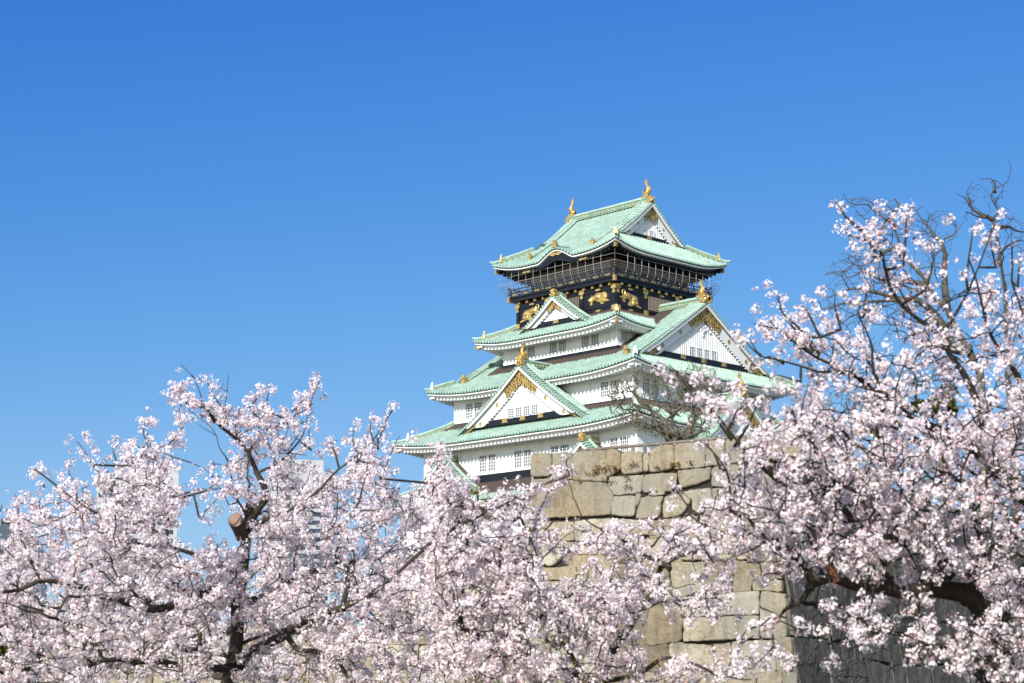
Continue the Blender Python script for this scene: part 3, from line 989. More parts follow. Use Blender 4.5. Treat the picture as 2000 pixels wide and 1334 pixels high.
def gilt_fish(T, v, z, s):
    """gilded dolphin-fish finial: head down toward the ridge, body rising, tail up"""
    mb = MB()
    sp = np.array([[0.62, 0.30, 0.20, 0.22], [0.45, 0.34, 0.34, 0.32], [0.15, 0.36, 0.40, 0.38], [-0.12, 0.55, 0.36, 0.36], [-0.22, 0.9, 0.29, 0.30],
                   [-0.12, 1.25, 0.22, 0.24], [0.05, 1.55, 0.15, 0.19], [0.12, 1.8, 0.09, 0.13]])
    rings = []
    ang = np.arange(10) * 2 * math.pi / 10
    d = np.gradient(sp[:, :2], axis=0)
    for i, (a, b, rw, rt) in enumerate(sp):
        n_ = np.array([-d[i][1], d[i][0]]) / np.linalg.norm(d[i])
        rings.append([[s * rw * math.cos(q), v + s * (a + rt * math.sin(q) * n_[0]), z + s * (b + rt * math.sin(q) * n_[1])] for q in ang])
    mb.grid(T(np.array(rings)), 0, wrap=True)
    off = lambda t: T(np.array([t, 0, 0.])) - T(np.array([0, 0, 0.]))
    def fin(pts, x, t):
        mb.poly(T(np.array([[x * s, v + s * a, z + s * b] for a, b in pts])), off(t * s), 0)
    fin([(-0.02, 1.55), (0.2, 1.6), (0.42, 1.82), (0.44, 2.2), (0.3, 2.02), (0.24, 2.62), (0.1, 2.15), (-0.06, 2.4), (-0.1, 2.0), (-0.24, 1.98), (-0.08, 1.78)], -0.05, 0.1)
    fin([(-0.5, 0.55), (-0.72, 0.75), (-0.52, 0.9), (-0.66, 1.15), (-0.42, 1.2), (-0.4, 1.45), (-0.2, 1.3), (-0.35, 0.9)], -0.04, 0.08)
    fin([(0.45, 0.6), (0.75, 0.85), (0.55, 0.45)], 0.3, 0.07)
    fin([(0.45, 0.6), (0.75, 0.85), (0.55, 0.45)], -0.36, 0.07)
    for sx in (-1, 1):
        mb.poly(T(np.array([[s * sx * 0.3, v + s * 0.1, z + s * 0.35], [s * sx * 0.75, v + s * -0.05, z + s * 0.65], [s * sx * 0.7, v - s * 0.15, z + s * 0.9], [s * sx * 0.28, v - s * 0.12, z + s * 0.75]])), T(np.array([0, 0.06, 0.])) - T(np.array([0, 0, 0.])), 0)
    mb.box((-0.42 * s, v - 0.45 * s, z - 0.25 * s), (0.42 * s, v + 0.75 * s, z + 0.06), 0, T)
    cb(mb, 'golden_fish', 'gold', smooth=False)

def dormer_profile(zap, zb, hw):
    return lambda wv: zap - (zap - zb) * (1.19 * np.abs(wv) / hw - 0.19 * (np.abs(wv) / hw) ** 2)

# second roof: great dormer gables on front and back
zf = dormer_profile(16.55, 8.85, 11.2)
for f in 'FB':
    gable(f, 0, 15.75, 11.2, zf, 'great front gable with four small windows' if f == 'F' else None, roof_depth=8.2, ridge_len=7.0, wins=4, bw=1.25,
          win_z=(10.55, 11.6), base_z=10.15, fish=(0.55, 0.95, 0.8), battens=False, shelter=lambda U, V: np.clip((V - 3.0) / 1.2 + 0.2, 0, 1))
# fourth roof: smaller dormer gables
zf = dormer_profile(25.75, 21.6, 6.1)
for f in 'FB':
    gable(f, 0, 10.1, 6.1, zf, 'small plain gable before the gold tiger panels' if f == 'F' else None, roof_depth=3.0, ridge_len=2.4, bw=0.55, base_z=22.55, big=False,
          battens=False, ridge_h=0.55, ridge_w=0.22, discs=False, shelter=lambda U, V: np.clip((V - 1.6) / 0.6 + 0.2, 0, 1))
# lowest roof: two small gables on each long side, one great gable on each short side
zf = dormer_profile(6.3, 1.9, 5.9)
for f in 'FB':
    for c in (-11.7, 11.7):
        gable(f, c, 17.6, 5.9, zf, 'small gable low on the lowest roof' if f == 'F' else None, roof_depth=3.4, ridge_len=2.6, bw=0.6, base_z=2.7, big=False,
              battens=False, ridge_h=0.6, ridge_w=0.24, discs=False, shelter=lambda U, V: np.clip((V - 1.4) / 0.6 + 0.2, 0, 1))
zf = dormer_profile(12.1, 2.2, 13.6)
for f in 'SW':
    gable(f, 0, 20.8, 13.6, zf, 'great side gable half hidden by blossom' if f == 'S' else None, roof_depth=6.0, ridge_len=5.0, wins=4, bw=1.3, win_z=(4.6, 5.8), base_z=3.8,
          fish=(0.55, 0.95, 0.8))
# hip-and-gable ends
for f in 'SW':
    gable(f, 0, 15.35, hw3, z3, 'large striped side gable with four windows' if f == 'S' else None, wins=4, bw=1.25, win_z=(17.3, 18.45), base_z=16.95, fish=(0.6, 0.95, 0.8), inset=0.62)
    gable(f, 0, 7.15, hw5, z5, 'topmost striped gable with two windows' if f == 'S' else None, wins=2, bw=0.95, win_z=(33.65, 34.4), base_z=33.4, fish=(0.7, 0.9, 0.9), inset=0.62, big=False)
ident = lambda x: (lambda v: np.stack([np.asarray(v, float)[..., 1], -np.asarray(v, float)[..., 0], np.asarray(v, float)[..., 2]], -1))
TX = ident(0)
ridge_run(TX, 37.9, -6.7, 6.7, r5, 0.85, 0.32)
ridge_run(TX, 23.95, -15.0, -8.2, r3, 0.85, 0.34)
ridge_run(TX, 23.95, 8.2, 15.0, r3, 0.85, 0.34)
# descending ridges and the crest of the bulge on the top roof
mb = MB()
for sx in (-1, 1):
    for sy in (-1, 1):
        yy = np.linspace(0.4, 8.6, 16)
        P = np.stack([0 * yy + sx * 5.35, sy * yy, z5(yy) + 0.3], -1)
        mb.tube(P, 0.2, 6, 0)
    for sy in (-1,):
        pass
yy = np.linspace(-10.2, -5.6, 8)
mb.tube(np.stack([0 * yy + 0.45, yy, 31.75 + 0.1 * (yy + 10.3)], -1), [0.24] * 7 + [0.1], 6, 0)
cb(mb, 'descending_ridge', 'ridge', r5, attr='shelter')
for sx, y, z in ((-5.35, -8.75, 0), (5.35, -8.75, 0), (-5.35, 8.75, 0), (5.35, 8.75, 0)):
    zz = float(z5(np.array([y]))[0]) + 0.3
    mb = MB()
    mb.obox((sx, y, zz + 0.1), (0.28, 0, 0), (0, 0.18, 0), (0, 0, 0.33))
    mb.obox((sx - 0.12, y, zz + 0.5), (0.09, 0, 0), (0, 0.08, 0), (0, 0, 0.18))
    mb.obox((sx + 0.16, y, zz + 0.42), (0.07, 0, 0), (0, 0.08, 0), (0, 0, 0.12))
    cb(mb, 'ridge_end', 'gold', r5)
mb = MB()
mb.obox((0.45, -10.25, 31.95), (0.34, 0, 0), (0, 0.18, 0), (0, 0, 0.34))
mb.obox((0.25, -10.25, 32.38), (0.1, 0, 0), (0, 0.1, 0), (0, 0, 0.16))
mb.obox((0.62, -10.25, 32.35), (0.08, 0, 0), (0, 0.1, 0), (0, 0, 0.12))
cb(mb, 'ridge_end', 'gold', r5)
# gilt under the bulge and along the black eave
fr = frame('F', 10.3)
for x, z, w_, h in ((0.45, 30.85, 1.1, 0.22), (-4.6, 29.45, 0.8, 0.13), (5.0, 29.45, 0.8, 0.13)):
    mb = MB()
    mb.poly(fr(np.array([[x - w_, 0.28, z], [x - w_ * .5, 0.28, z + h], [x, 0.28, z + h * .6], [x + w_ * .5, 0.28, z + h], [x + w_, 0.28, z], [x + w_ * .4, 0.28, z - h], [x, 0.28, z - h * .4], [x - w_ * .4, 0.28, z - h]])), fr(np.array([0, 0.2, 0])) - fr(np.array([0, 0.28, 0])), 0)
    cb(mb, 'gilt_plate', 'gold', r5)
for sx in (-1, 1):
    for sy in (-1, 1):
        mb = MB()
        mb.obox((sx * 10.05, sy * 9.85, 30.35), (0.2, 0, 0), (0, 0.2, 0), (0, 0, 0.22))
        cb(mb, 'corner_cap', 'gold', r5)
mb = MB()
fr = frame('F', 10.3)
xx = np.linspace(-3.0, 3.9, 30)
s = (0.5 + 0.5 * np.cos(math.pi * np.clip(np.abs(xx - 0.45) / 3.3, 0, 1))) ** 0.8
mb.grid(fr(np.stack([np.stack([xx, 0 * xx + 0.33, 30.25 - 0.5 + 1.3 * s], -1), np.stack([xx, 0 * xx + 0.33, 0 * xx + 29.45 + 0.55 * s ** 2], -1)], 1)), 0)
cb(mb, 'eave_panel', 'lacquer', r5)

# ---- black gilded storey with the tiger panels
A5, B5 = 8.35, 8.0
mb = MB()
mb.box((-A5, -B5, 22.4), (A5, B5, 26.5), 0)
for f in 'FSBW':
    A, half = side_half(f, A5, B5)
    fr = frame(f, half)
    for z, h in ((23.3, 0.16), (23.75, 0.09), (25.75, 0.12), (26.1, 0.2)):
        mb.box((-A - 0.1, -0.1, z - h), (A + 0.1, 0.0, z + h), 0, fr)
    for x in (-A + 0.2, -2.9, 2.9, A - 0.2):
        mb.box((x - 0.22, -0.14, 22.5), (x + 0.22, 0.0, 26.4), 1, fr)
    n = int(4.6 / 0.24)
    for i in range(n):
        x = -2.3 + i * 0.25
        mb.box((x, -0.07, 23.85), (x + 0.09, 0, 25.6), 2, fr)
w5 = cb(mb, 'wall', ['lacquer', 'lacquer', 'board'], label='black lacquered storey with gold tiger reliefs')
for f in 'FS':
    A, half = side_half(f, A5, B5)
    fr = frame(f, half)
    o_ = fr(np.array([0, -0.05, 0.])) - fr(np.array([0, 0, 0.]))
    for x in (-A + 0.2, -2.9, 2.9, A - 0.2):
        for z, s in ((25.95, 1), (25.35, 0.6), (23.35, 1), (22.9, .6)):
            w_ = 0.5 if s == 1 else 0.26
            mb = MB()
            mb.poly(fr(np.array([[x - w_, -0.15, z - 0.1], [x - 0.2, -0.15, z - 0.32 * s], [x + 0.2, -0.15, z - 0.32 * s], [x + w_, -0.15, z - 0.1], [x + w_ * .6, -0.15, z + 0.05], [x + w_, -0.15, z + 0.2], [x + 0.2, -0.15, z + 0.34 * s], [x - 0.2, -0.15, z + 0.34 * s], [x - w_, -0.15, z + 0.2], [x - w_ * .6, -0.15, z + 0.05]])), o_, 0)
            cb(mb, 'gilt_fitting', 'gold', w5)
    for x in (-5.6, 0, 5.6):
        for z in (23.31, 25.85):
            mb = MB()
            mb.poly(fr(np.array([[x + 0.45 * math.cos(t_), -0.15, z + 0.13 * math.sin(t_)] for t_ in np.arange(10) * math.pi / 5])), o_, 0)
            cb(mb, 'gilt_fitting', 'gold', w5)
    n = 12
    for i in range(n):
        x = -A + (i + 0.5) * 2 * A / n
        mb = MB()
        mb.box((x - 0.17, -0.42, 26.1), (x + 0.17, -0.1, 26.4), 0, fr)
        cb(mb, 'beam_cap', 'gold', w5)

# gold tigers in relief
def tiger(fr, pts, blobs, tail):
    mb = MB()
    o_ = fr(np.array([0, -0.16, 0.])) - fr(np.array([0, 0, 0.]))
    mb.poly(fr(np.array([[x, 0.0, z] for x, z in pts])), o_, 0)
    for x, z, rx, rz in blobs:
        mb.ball((x, -0.14, z), rx, 0.2, rz, 0, fr)
    mb.tube(fr(np.array([[x, -0.12, z] for x, z in tail])), 0.085, 6, 0)
    cb(mb, 'golden_tiger', 'gold', w5)
TF = [(4.0, 24.75), (4.1, 25.0), (4.35, 24.95), (4.75, 24.85), (5.0, 25.15), (5.35, 25.5), (5.9, 25.45), (6.25, 25.4), (6.55, 25.5), (6.95, 25.3), (7.05, 24.9), (6.95, 24.6), (7.3, 24.45), (7.3, 24.25),
      (6.9, 24.3), (6.6, 24.2), (6.45, 24.02), (6.1, 24.05), (5.95, 24.3), (5.5, 24.45), (5.2, 24.6), (4.85, 24.6), (4.65, 24.4), (4.65, 24.15), (4.4, 24.1), (4.3, 24.3), (4.4, 24.6), (4.2, 24.6)]
BF = [(5.4, 25.05, 0.55, 0.36), (6.5, 24.95, 0.5, 0.48), (6.4, 24.5, 0.4, 0.3), (4.9, 24.85, 0.3, 0.28)]
fF = frame('F', B5 + 0.02)
TLF = [(4.85, 25.0), (4.6, 25.25), (4.45, 25.05), (4.5, 24.7), (4.3, 24.6), (4.15, 24.8)]
tiger(fF, TF, BF, TLF)
TS = [(-6.65, 25.3), (-6.1, 25.4), (-5.6, 25.25), (-5.1, 25.2), (-4.6, 25.1), (-4.3, 24.75), (-4.3, 24.4), (-4.45, 24.15), (-4.1, 24.05), (-3.75, 23.9), (-3.85, 23.75), (-4.3, 23.85), (-4.8, 23.95), (-5.2, 23.95),
      (-5.5, 23.8), (-5.85, 23.85), (-5.85, 24.2), (-5.65, 24.5), (-6.0, 24.65), (-6.35, 24.6), (-6.65, 24.4), (-6.5, 24.2), (-6.75, 24.1), (-7.0, 24.35), (-6.9, 24.65), (-7.3, 24.6), (-7.35, 24.8), (-7.1, 24.85), (-6.85, 25.0)]
BSb = [(-6.0, 25.0, 0.6, 0.3), (-4.85, 24.75, 0.48, 0.4), (-5.1, 24.3, 0.3, 0.4), (-4.55, 24.3, 0.35, 0.22)]
TLS = [(-6.6, 25.1), (-6.55, 25.45), (-6.75, 25.65), (-7.05, 25.55), (-7.0, 25.2), (-6.85, 25.0)]
tiger(frame('S', A5 + 0.02), TS, BSb, TLS)
mx = lambda L0: [(-x - 11.65 + 0.0, z) for x, z in L0]
tiger(fF, [(-11.45 - x, z) for x, z in TS][::-1], [(-11.45 - x, z, a, b) for x, z, a, b in BSb], [(-11.45 - x, z) for x, z in TLS])
tiger(frame('S', A5 + 0.02), [(-x, z) for x, z in TS][::-1], [(-x, z, a, b) for x, z, a, b in BSb], [(-x, z) for x, z in TLS])

# ---- veranda storey
mb = MB()
mb.box((-8.85, -8.75, 26.42), (8.85, 8.75, 27.0), 0)
mb.box((-9.0, -8.9, 26.86), (9.0, 8.9, 27.05), 0)
ver = cb(mb, 'veranda', 'lacquer')
for sx in (-1, 1):
    for sy in (-1, 1):
        mb = MB()
        mb.obox((sx * 8.95, sy * 8.85, 26.72), (0.17, 0, 0), (0, 0.17, 0), (0, 0, 0.34))
        cb(mb, 'corner_cap', 'gold', ver)
for f in 'FS':
    A, half = side_half(f, 8.85, 8.75)
    fr = frame(f, half)
    for i in range(9):
        x = -A + (i + 0.5) * 2 * A / 9
        mb = MB()
        mb.box((x - 0.4, -0.17, 27.1), (x + 0.4, -0.1, 27.32), 0, fr)
        cb(mb, 'gilt_fitting', 'gold', ver)
        for z, r in ((27.3, 0.1), (27.75, 0.08)):
            mb = MB()
            mb.ball((x + 0.9, -0.1, z), r, 0.08, r, 0, fr, 6)
            cb(mb, 'gilt_stud', 'gold', ver)
mb = MB()
for f in 'FSBW':
    A, half = side_half(f, 8.75, 8.65)
    fr = frame(f, half)
    for z, h in ((27.3, 0.06), (27.6, 0.05), (28.0, 0.075)):
        mb.tube(fr(np.array([[-A - 0.5, 0, z + 0.18], [-A - 0.1, 0, z + 0.03], [-A * 0.5, 0, z], [A * 0.5, 0, z], [A + 0.1, 0, z + 0.03], [A + 0.5, 0, z + 0.18]])), h, 6, 0)
    for i in range(13):
        x = -A + i * 2 * A / 12
        mb.box((x - 0.07, -0.07, 27.0), (x + 0.07, 0.07, 28.0), 0, fr)
    for i in range(60):
        x = -A + (i + .5) * 2 * A / 60
        mb.box((x - 0.03, -0.03, 27.0), (x + 0.03, 0.03, 27.6), 0, fr)
cb(mb, 'railing', 'lacquer', ver)
# safety net: bulging hoops, cross wires and a fine mesh
mb = MB()
H_ = np.array([(0.02, 26.95), (-0.35, 27.15), (-0.68, 27.5), (-0.9, 28.0), (-0.98, 28.6), (-0.98, 29.4), (-0.95, 30.2)])
for f in 'FSBW':
    A, half = side_half(f, 8.85, 8.75)
    fr = frame(f, half)
    n = 14
    for i in range(n + 1):
        x = -A + i * 2 * A / n
        k = 1.0 + 0.1 * (x / A) * (abs(x) / A)
        x_ = x
        mb.tube(fr(np.array([[x_ + (-(d) if x >= A - 0.01 else d if x <= -A + 0.01 else 0.0), d, z] for d, z in H_])), 0.02, 5, 0)
    for d, z, r in ((-0.98, 28.6, 0.03), (-0.98, 29.4, 0.02), (0.0, 26.97, 0.025), (-0.68, 27.5, 0.014), (-0.9, 28.0, 0.014)):
        mb.tube(fr(np.array([[-A + d, d, z], [0, d, z], [A - d, d, z]])), r, 5, 0)
cb(mb, 'safety_net', 'wire', ver)
mb = MB()
for f in 'FSBW':
    A, half = side_half(f, 8.85, 8.75)
    fr = frame(f, half)
    hz = np.interp(np.linspace(0, 1, 9), np.linspace(0, 1, 5), H_[:5, 1]); hd = np.interp(hz, H_[:, 1], H_[:, 0])
    for d, z in zip(hd, hz):
        mb.box((-A + d, d - 0.012, z - 0.012), (A - d, d + 0.012, z + 0.012), 0, fr)
    n = 58
    for i in range(n):
        x = -A + (i + .5) * 2 * A / n
        P = np.array([[x, d, z] for d, z in H_[:5]])
        mb.grid(fr(np.stack([P - [0.013, 0, 0], P + [0.013, 0, 0]], 1)), 0)
cb(mb, 'net_mesh', 'veil', ver)
mb = MB()
mb.box((-6.6, -7.0, 27.0), (6.6, 7.0, 28.65), 1)
mb.box((-6.75, -7.15, 28.55), (6.75, 7.15, 30.9), 0)
for f in 'FSBW':
    A, half = side_half(f, 6.6, 7.0)
    fr = frame(f, half)
    for i in range(8):
        x = -A + i * 2 * A / 7
        mb.box((x - 0.16, -0.12, 27.0), (x + 0.16, 0, 28.6), 2, fr)
    mb.box((-A, -0.22, 28.5), (A, 0, 28.62), 2, fr)
    mb.box((-A, -0.1, 27.0), (A, 0, 27.45), 2, fr)
cb(mb, 'wall', ['board', 'glass', 'lacquer'], label='dark glazed lookout storey')

# ================================================================== GROUND AND TERRACE
m = M['ground'] = mat('park_ground', (0.2, 0.16, 0.1), 0.95, 0, 0.1)
n = noise(m, 0.15, 8, 0.7)
c = ramp(m, n.outputs[0], [(0.35, (0.075, 0.08, 0.03)), (0.55, (0.19, 0.15, 0.095)), (0.7, (0.27, 0.22, 0.15))])
L(m, c.outputs[0], BS(m).inputs['Base Color'])
mb = MB()
g = np.array([-6000, -1500, -400, -100, -30, 30, 100, 400, 1500, 6000.0])
X, Y = np.meshgrid(g, np.array([-400, -100, -30, 0, 30, 60, 150, 400, 1500, 4000, 9000.0]), indexing='ij')
mb.grid(np.stack([X, Y, 0 * X], -1))
tag(mb.build('ground', 'ground'), kind='structure')

# wall corner points: the sunlit wall runs from WA to WB, the shaded one from WB to WC
HT = 7.15
def at_z(px, py, z):
    v = ray(px, py)
    return EYE + v * ((z - EYE[2]) / v[2])
WA = at_z(1042, 889, HT)
Wc = at_z(1415, 868, HT)
u1 = (Wc - WA); u1[2] = 0; u1 /= np.linalg.norm(u1)
# extend to the corner at the right end
s_ = 0.0
for s_ in np.arange(3.0, 12.0, 0.01):
    p = WA + u1 * s_
    if 1000 + FPX * (p @ RT - EYE @ RT) / ((p - EYE) @ FW) >= 1500:
        break
WB = WA + u1 * s_
LEN1 = s_
n1 = np.array([u1[1], -u1[0], 0.0])         # outward (towards the camera)
if n1[1] > 0:
    n1 = -n1
ph = R_(27)
n2 = np.array([math.cos(ph), -math.sin(ph), 0.0])
u2 = np.array([math.sin(ph), math.cos(ph), 0.0])
LEN2 = 30.0
WC = WB + u2 * LEN2
print('wall', WA, WB, WC, LEN1, n1)

# terrace behind the walls
mb = MB()
left_back = np.array([-18.0, 165.0, 0])
inn = lambda p, d: p + d
poly = [WA - n1 * 0.6 + u1 * 0.3, WB - n1 * 0.6 - n2 * 0.6, WC - n2 * 0.6, np.array([120.0, 90, 0]), np.array([160.0, 330, 0]), np.array([-60.0, 330, 0]), np.array([-60.0, 176, 0]), np.array([2.6, 168.0, 0])]
pts = np.array([[p[0], p[1], -0.5] for p in poly])
mb.poly(pts, (0, 0, HT - 0.15 + 0.5))
tag(mb.build('terrace_ground', 'ground'), kind='structure')

# ================================================================== STONE WALLS
BAT = 0.13                                   # batter: metres out per metre down
_k = np.linalg.solve(np.array([n1[:2], n2[:2]]), np.ones(2))     # corner drift per metre of batter
C1, C2 = float(_k @ u1[:2]), float(_k @ u2[:2])
end1 = lambda z: LEN1 + C1 * BAT * (HT - z) + 0.06
start2 = lambda z: C2 * BAT * (HT - z) - 0.04
class WallFrame:
    def __init__(s, o, u, n):
        s.o, s.u, s.n = o, u, n
    def P(s, a, h, out=0.0):
        """a along from the left end, h height above ground, out outward from the face"""
        a, h, out = np.broadcast_arrays(np.asarray(a, float), np.asarray(h, float), np.asarray(out, float))
        base = s.o + a[..., None] * s.u
        base = base + (out + BAT * (HT - h))[..., None] * s.n
        base[..., 2] = h
        return base
    def from_px(s, px, py):
        v = ray(px, py)
        nn = s.n + np.array([0, 0, BAT])     # face plane normal
        o = np.array([s.o[0], s.o[1], HT])
        t = ((o - EYE) @ nn) / (v @ nn)
        p = EYE + v * t
        return float((p - s.o) @ s.u), float(p[2])

def stone(mb, wf, poly, gap=0.03, tone=0.5, depth=0.12, rg=rng, tl=0.05):
    """one wall stone from a polygon in (along, height): rounded rim, uneven bulging face"""
    poly = np.asarray(poly, float)
    c = poly.mean(0)
    # resample the border, jitter it, soften corners
    seg = []
    k = len(poly)
    for i in range(k):
        p, q = poly[i], poly[(i + 1) % k]
        n_ = max(2, int(np.linalg.norm(q - p) / 0.09))
        for t in np.arange(n_) / n_:
            seg.append(p + (q - p) * t)
    seg = np.array(seg)
    q_ = 0.25 * np.roll(seg, 1, 0) + 0.5 * seg + 0.25 * np.roll(seg, -1, 0)
    seg = 0.45 * seg + 0.55 * q_
    size = math.sqrt(np.ptp(poly[:, 0]) * np.ptp(poly[:, 1]) + 1e-6)
    jit = rg.normal(0, 0.009, seg.shape)
    seg = seg + jit
    d = seg - c
    r = np.linalg.norm(d, axis=1)[:, None] + 1e-9
    shrink = np.clip(1 - gap / r, 0.3, 1.4)
    seg = c + d * shrink
    d = seg - c
    n_ = len(seg)
    tilt = rg.normal(0, tl, 2)
    fz = rg.uniform(0, 6, 3)
    rings = []
    bev = min(0.022, size * 0.05)
    r = np.linalg.norm(d, axis=1)[:, None] + 1e-9
    for f, o_ in ((0.0, -0.25), (0.0, depth * 0.25), (bev * 0.35, depth * 0.8), (bev * 1.5, depth), (None, depth * 1.03), (None, depth * 1.06)):
        if f is None:
            q = seg if False else c + d * (0.62 if o_ < depth * 1.045 else 0.28)
        else:
            q = c + d * np.clip(1 - f / r, 0.2, 1)
        oo = np.full(n_, o_)
        if o_ > depth * 0.5:
            oo = oo + 0.012 * np.sin(q[:, 0] * 7 + fz[0]) * np.sin(q[:, 1] * 8 + fz[1]) + 0.006 * np.sin(q[:, 0] * 19 + fz[2]) * np.cos(q[:, 1] * 17 + fz[0]) + (q - c) @ tilt
        rings.append(wf.P(q[:, 0], q[:, 1], oo))
    tn = tone
    mb.grid(np.array(rings), 0, tn, wrap=True)
    b = mb.n - n_
    cc = wf.P(c[0], c[1], depth * 1.06)
    mb.add([cc], mi=0, attr=tn)
    t = np.array([[b + j, mb.n - 1, b + (j + 1) % n_] for j in range(n_)])
    mb.t.append(t); mb.tm.append(np.zeros(n_, int))

def z5x(pts):                                # coordinates read in the enlarged view of the wall
    return [(1020 + x / 4.0, 820 + y / 4.0) for x, y in pts]

wf1 = WallFrame(WA, u1, n1)
TR = [
 ([(90,265),(240,265),(238,435),(80,445)], .45), ([(246,262),(402,262),(405,470),(248,450)], .5), ([(406,255),(667,240),(667,487),(408,472)], .5),
 ([(670,238),(740,228),(780,270),(778,388),(700,435),(670,452)], .4), ([(785,262),(860,240),(948,262),(952,408),(870,422),(785,414)], .55), ([(956,270),(1002,262),(1002,402),(956,408)], .6),
 ([(1006,255),(1080,205),(1192,195),(1197,372),(1100,402),(1006,408)], .5), ([(1199,190),(1447,175),(1433,372),(1203,388)], .55), ([(1451,172),(1592,150),(1592,347),(1440,368)], .5),
 ([(1597,150),(1760,140),(1740,325),(1598,352)], .35), ([(1764,140),(1960,130),(1950,310),(1745,325)], .5), ([(1964,130),(2180,115),(2180,300),(1955,312)], .55),
 ([(95,468),(300,462),(660,492),(722,592),(717,690),(692,742),(90,777),(60,600)], .3), ([(685,452),(962,432),(947,482),(937,572),(732,592),(690,520)], .8),
 ([(965,432),(1222,417),(1217,482),(1172,562),(1050,557),(950,577),(945,500)], .55), ([(1226,402),(1492,377),(1472,472),(1340,512),(1250,532),(1226,482)], .45), ([(1497,375),(1740,345),(1735,545),(1480,522)], .6),
 ([(730,600),(882,590),(892,622),(887,752),(708,750),(716,640)], .95), ([(892,582),(932,572),(934,608),(905,690),(893,650)], .35), ([(937,607),(1112,597),(1092,652),(1082,762),(900,772),(912,692)], .5),
 ([(1000,577),(1122,562),(1122,586),(1000,594)], .75), ([(1120,604),(1262,572),(1332,622),(1252,742),(1110,772)], .7), ([(1270,562),(1482,532),(1502,702),(1342,742),(1340,632)], .8), ([(1490,537),(1735,552),(1730,762),(1510,742)], .4),
 ([(60,795),(245,800),(180,880),(165,945),(40,945)], .5), ([(180,885),(255,802),(422,792),(417,945),(168,947)], .75), ([(427,792),(702,768),(702,900),(622,958),(427,950)], .95), ([(710,772),(990,792),(1000,824),(880,832),(720,832)], .85),
 ([(152,957),(337,952),(332,1062),(242,1142),(118,1122)], .98), ([(341,957),(417,952),(422,987),(340,1062)], .6), ([(422,989),(537,989),(532,1132),(440,1192),(330,1100)], .45), ([(540,989),(562,989),(545,1080),(534,1110)], .9),
 ([(565,987),(712,992),(702,1172),(650,1217),(560,1192),(538,1132)], .65), ([(20,960),(148,958),(112,1130),(10,1130)], .3), ([(722,1000),(925,985),(932,1102),(722,1132)], .7), ([(625,962),(706,905),(870,900),(920,980),(720,996),(640,985)], .85),
 ([(710,840),(1000,830),(1000,905),(880,898),(712,900)], .6), ([(1006,800),(1240,760),(1250,900),(1006,930)], .5), ([(930,940),(1250,905),(1260,1040),(936,1090)], .75), ([(1256,760),(1510,750),(1520,920),(1262,930)], .4),
 ([(1516,752),(1735,768),(1740,930),(1526,920)], .65), ([(1265,935),(1560,925),(1540,1090),(1265,1100)], .55), ([(1566,925),(1790,935),(1780,1090),(1546,1090)], .8), ([(940,1100),(1255,1045),(1260,1180),(940,1200)], .3), ([(710,1140),(930,1112),(930,1210),(720,1240)], .9),
]
mb = MB()
px2wf = lambda pts: [wf1.from_px(*p) for p in z5x(pts)]
lowest = 99
for poly, tone in TR:
    stone(mb, wf1, px2wf(poly), tone=tone, gap=-0.016, depth=0.11 + 0.03 * rng.random())
a_left = wf1.from_px(1042, 900)[0]
zlow = wf1.from_px(1200, 1103)[1]

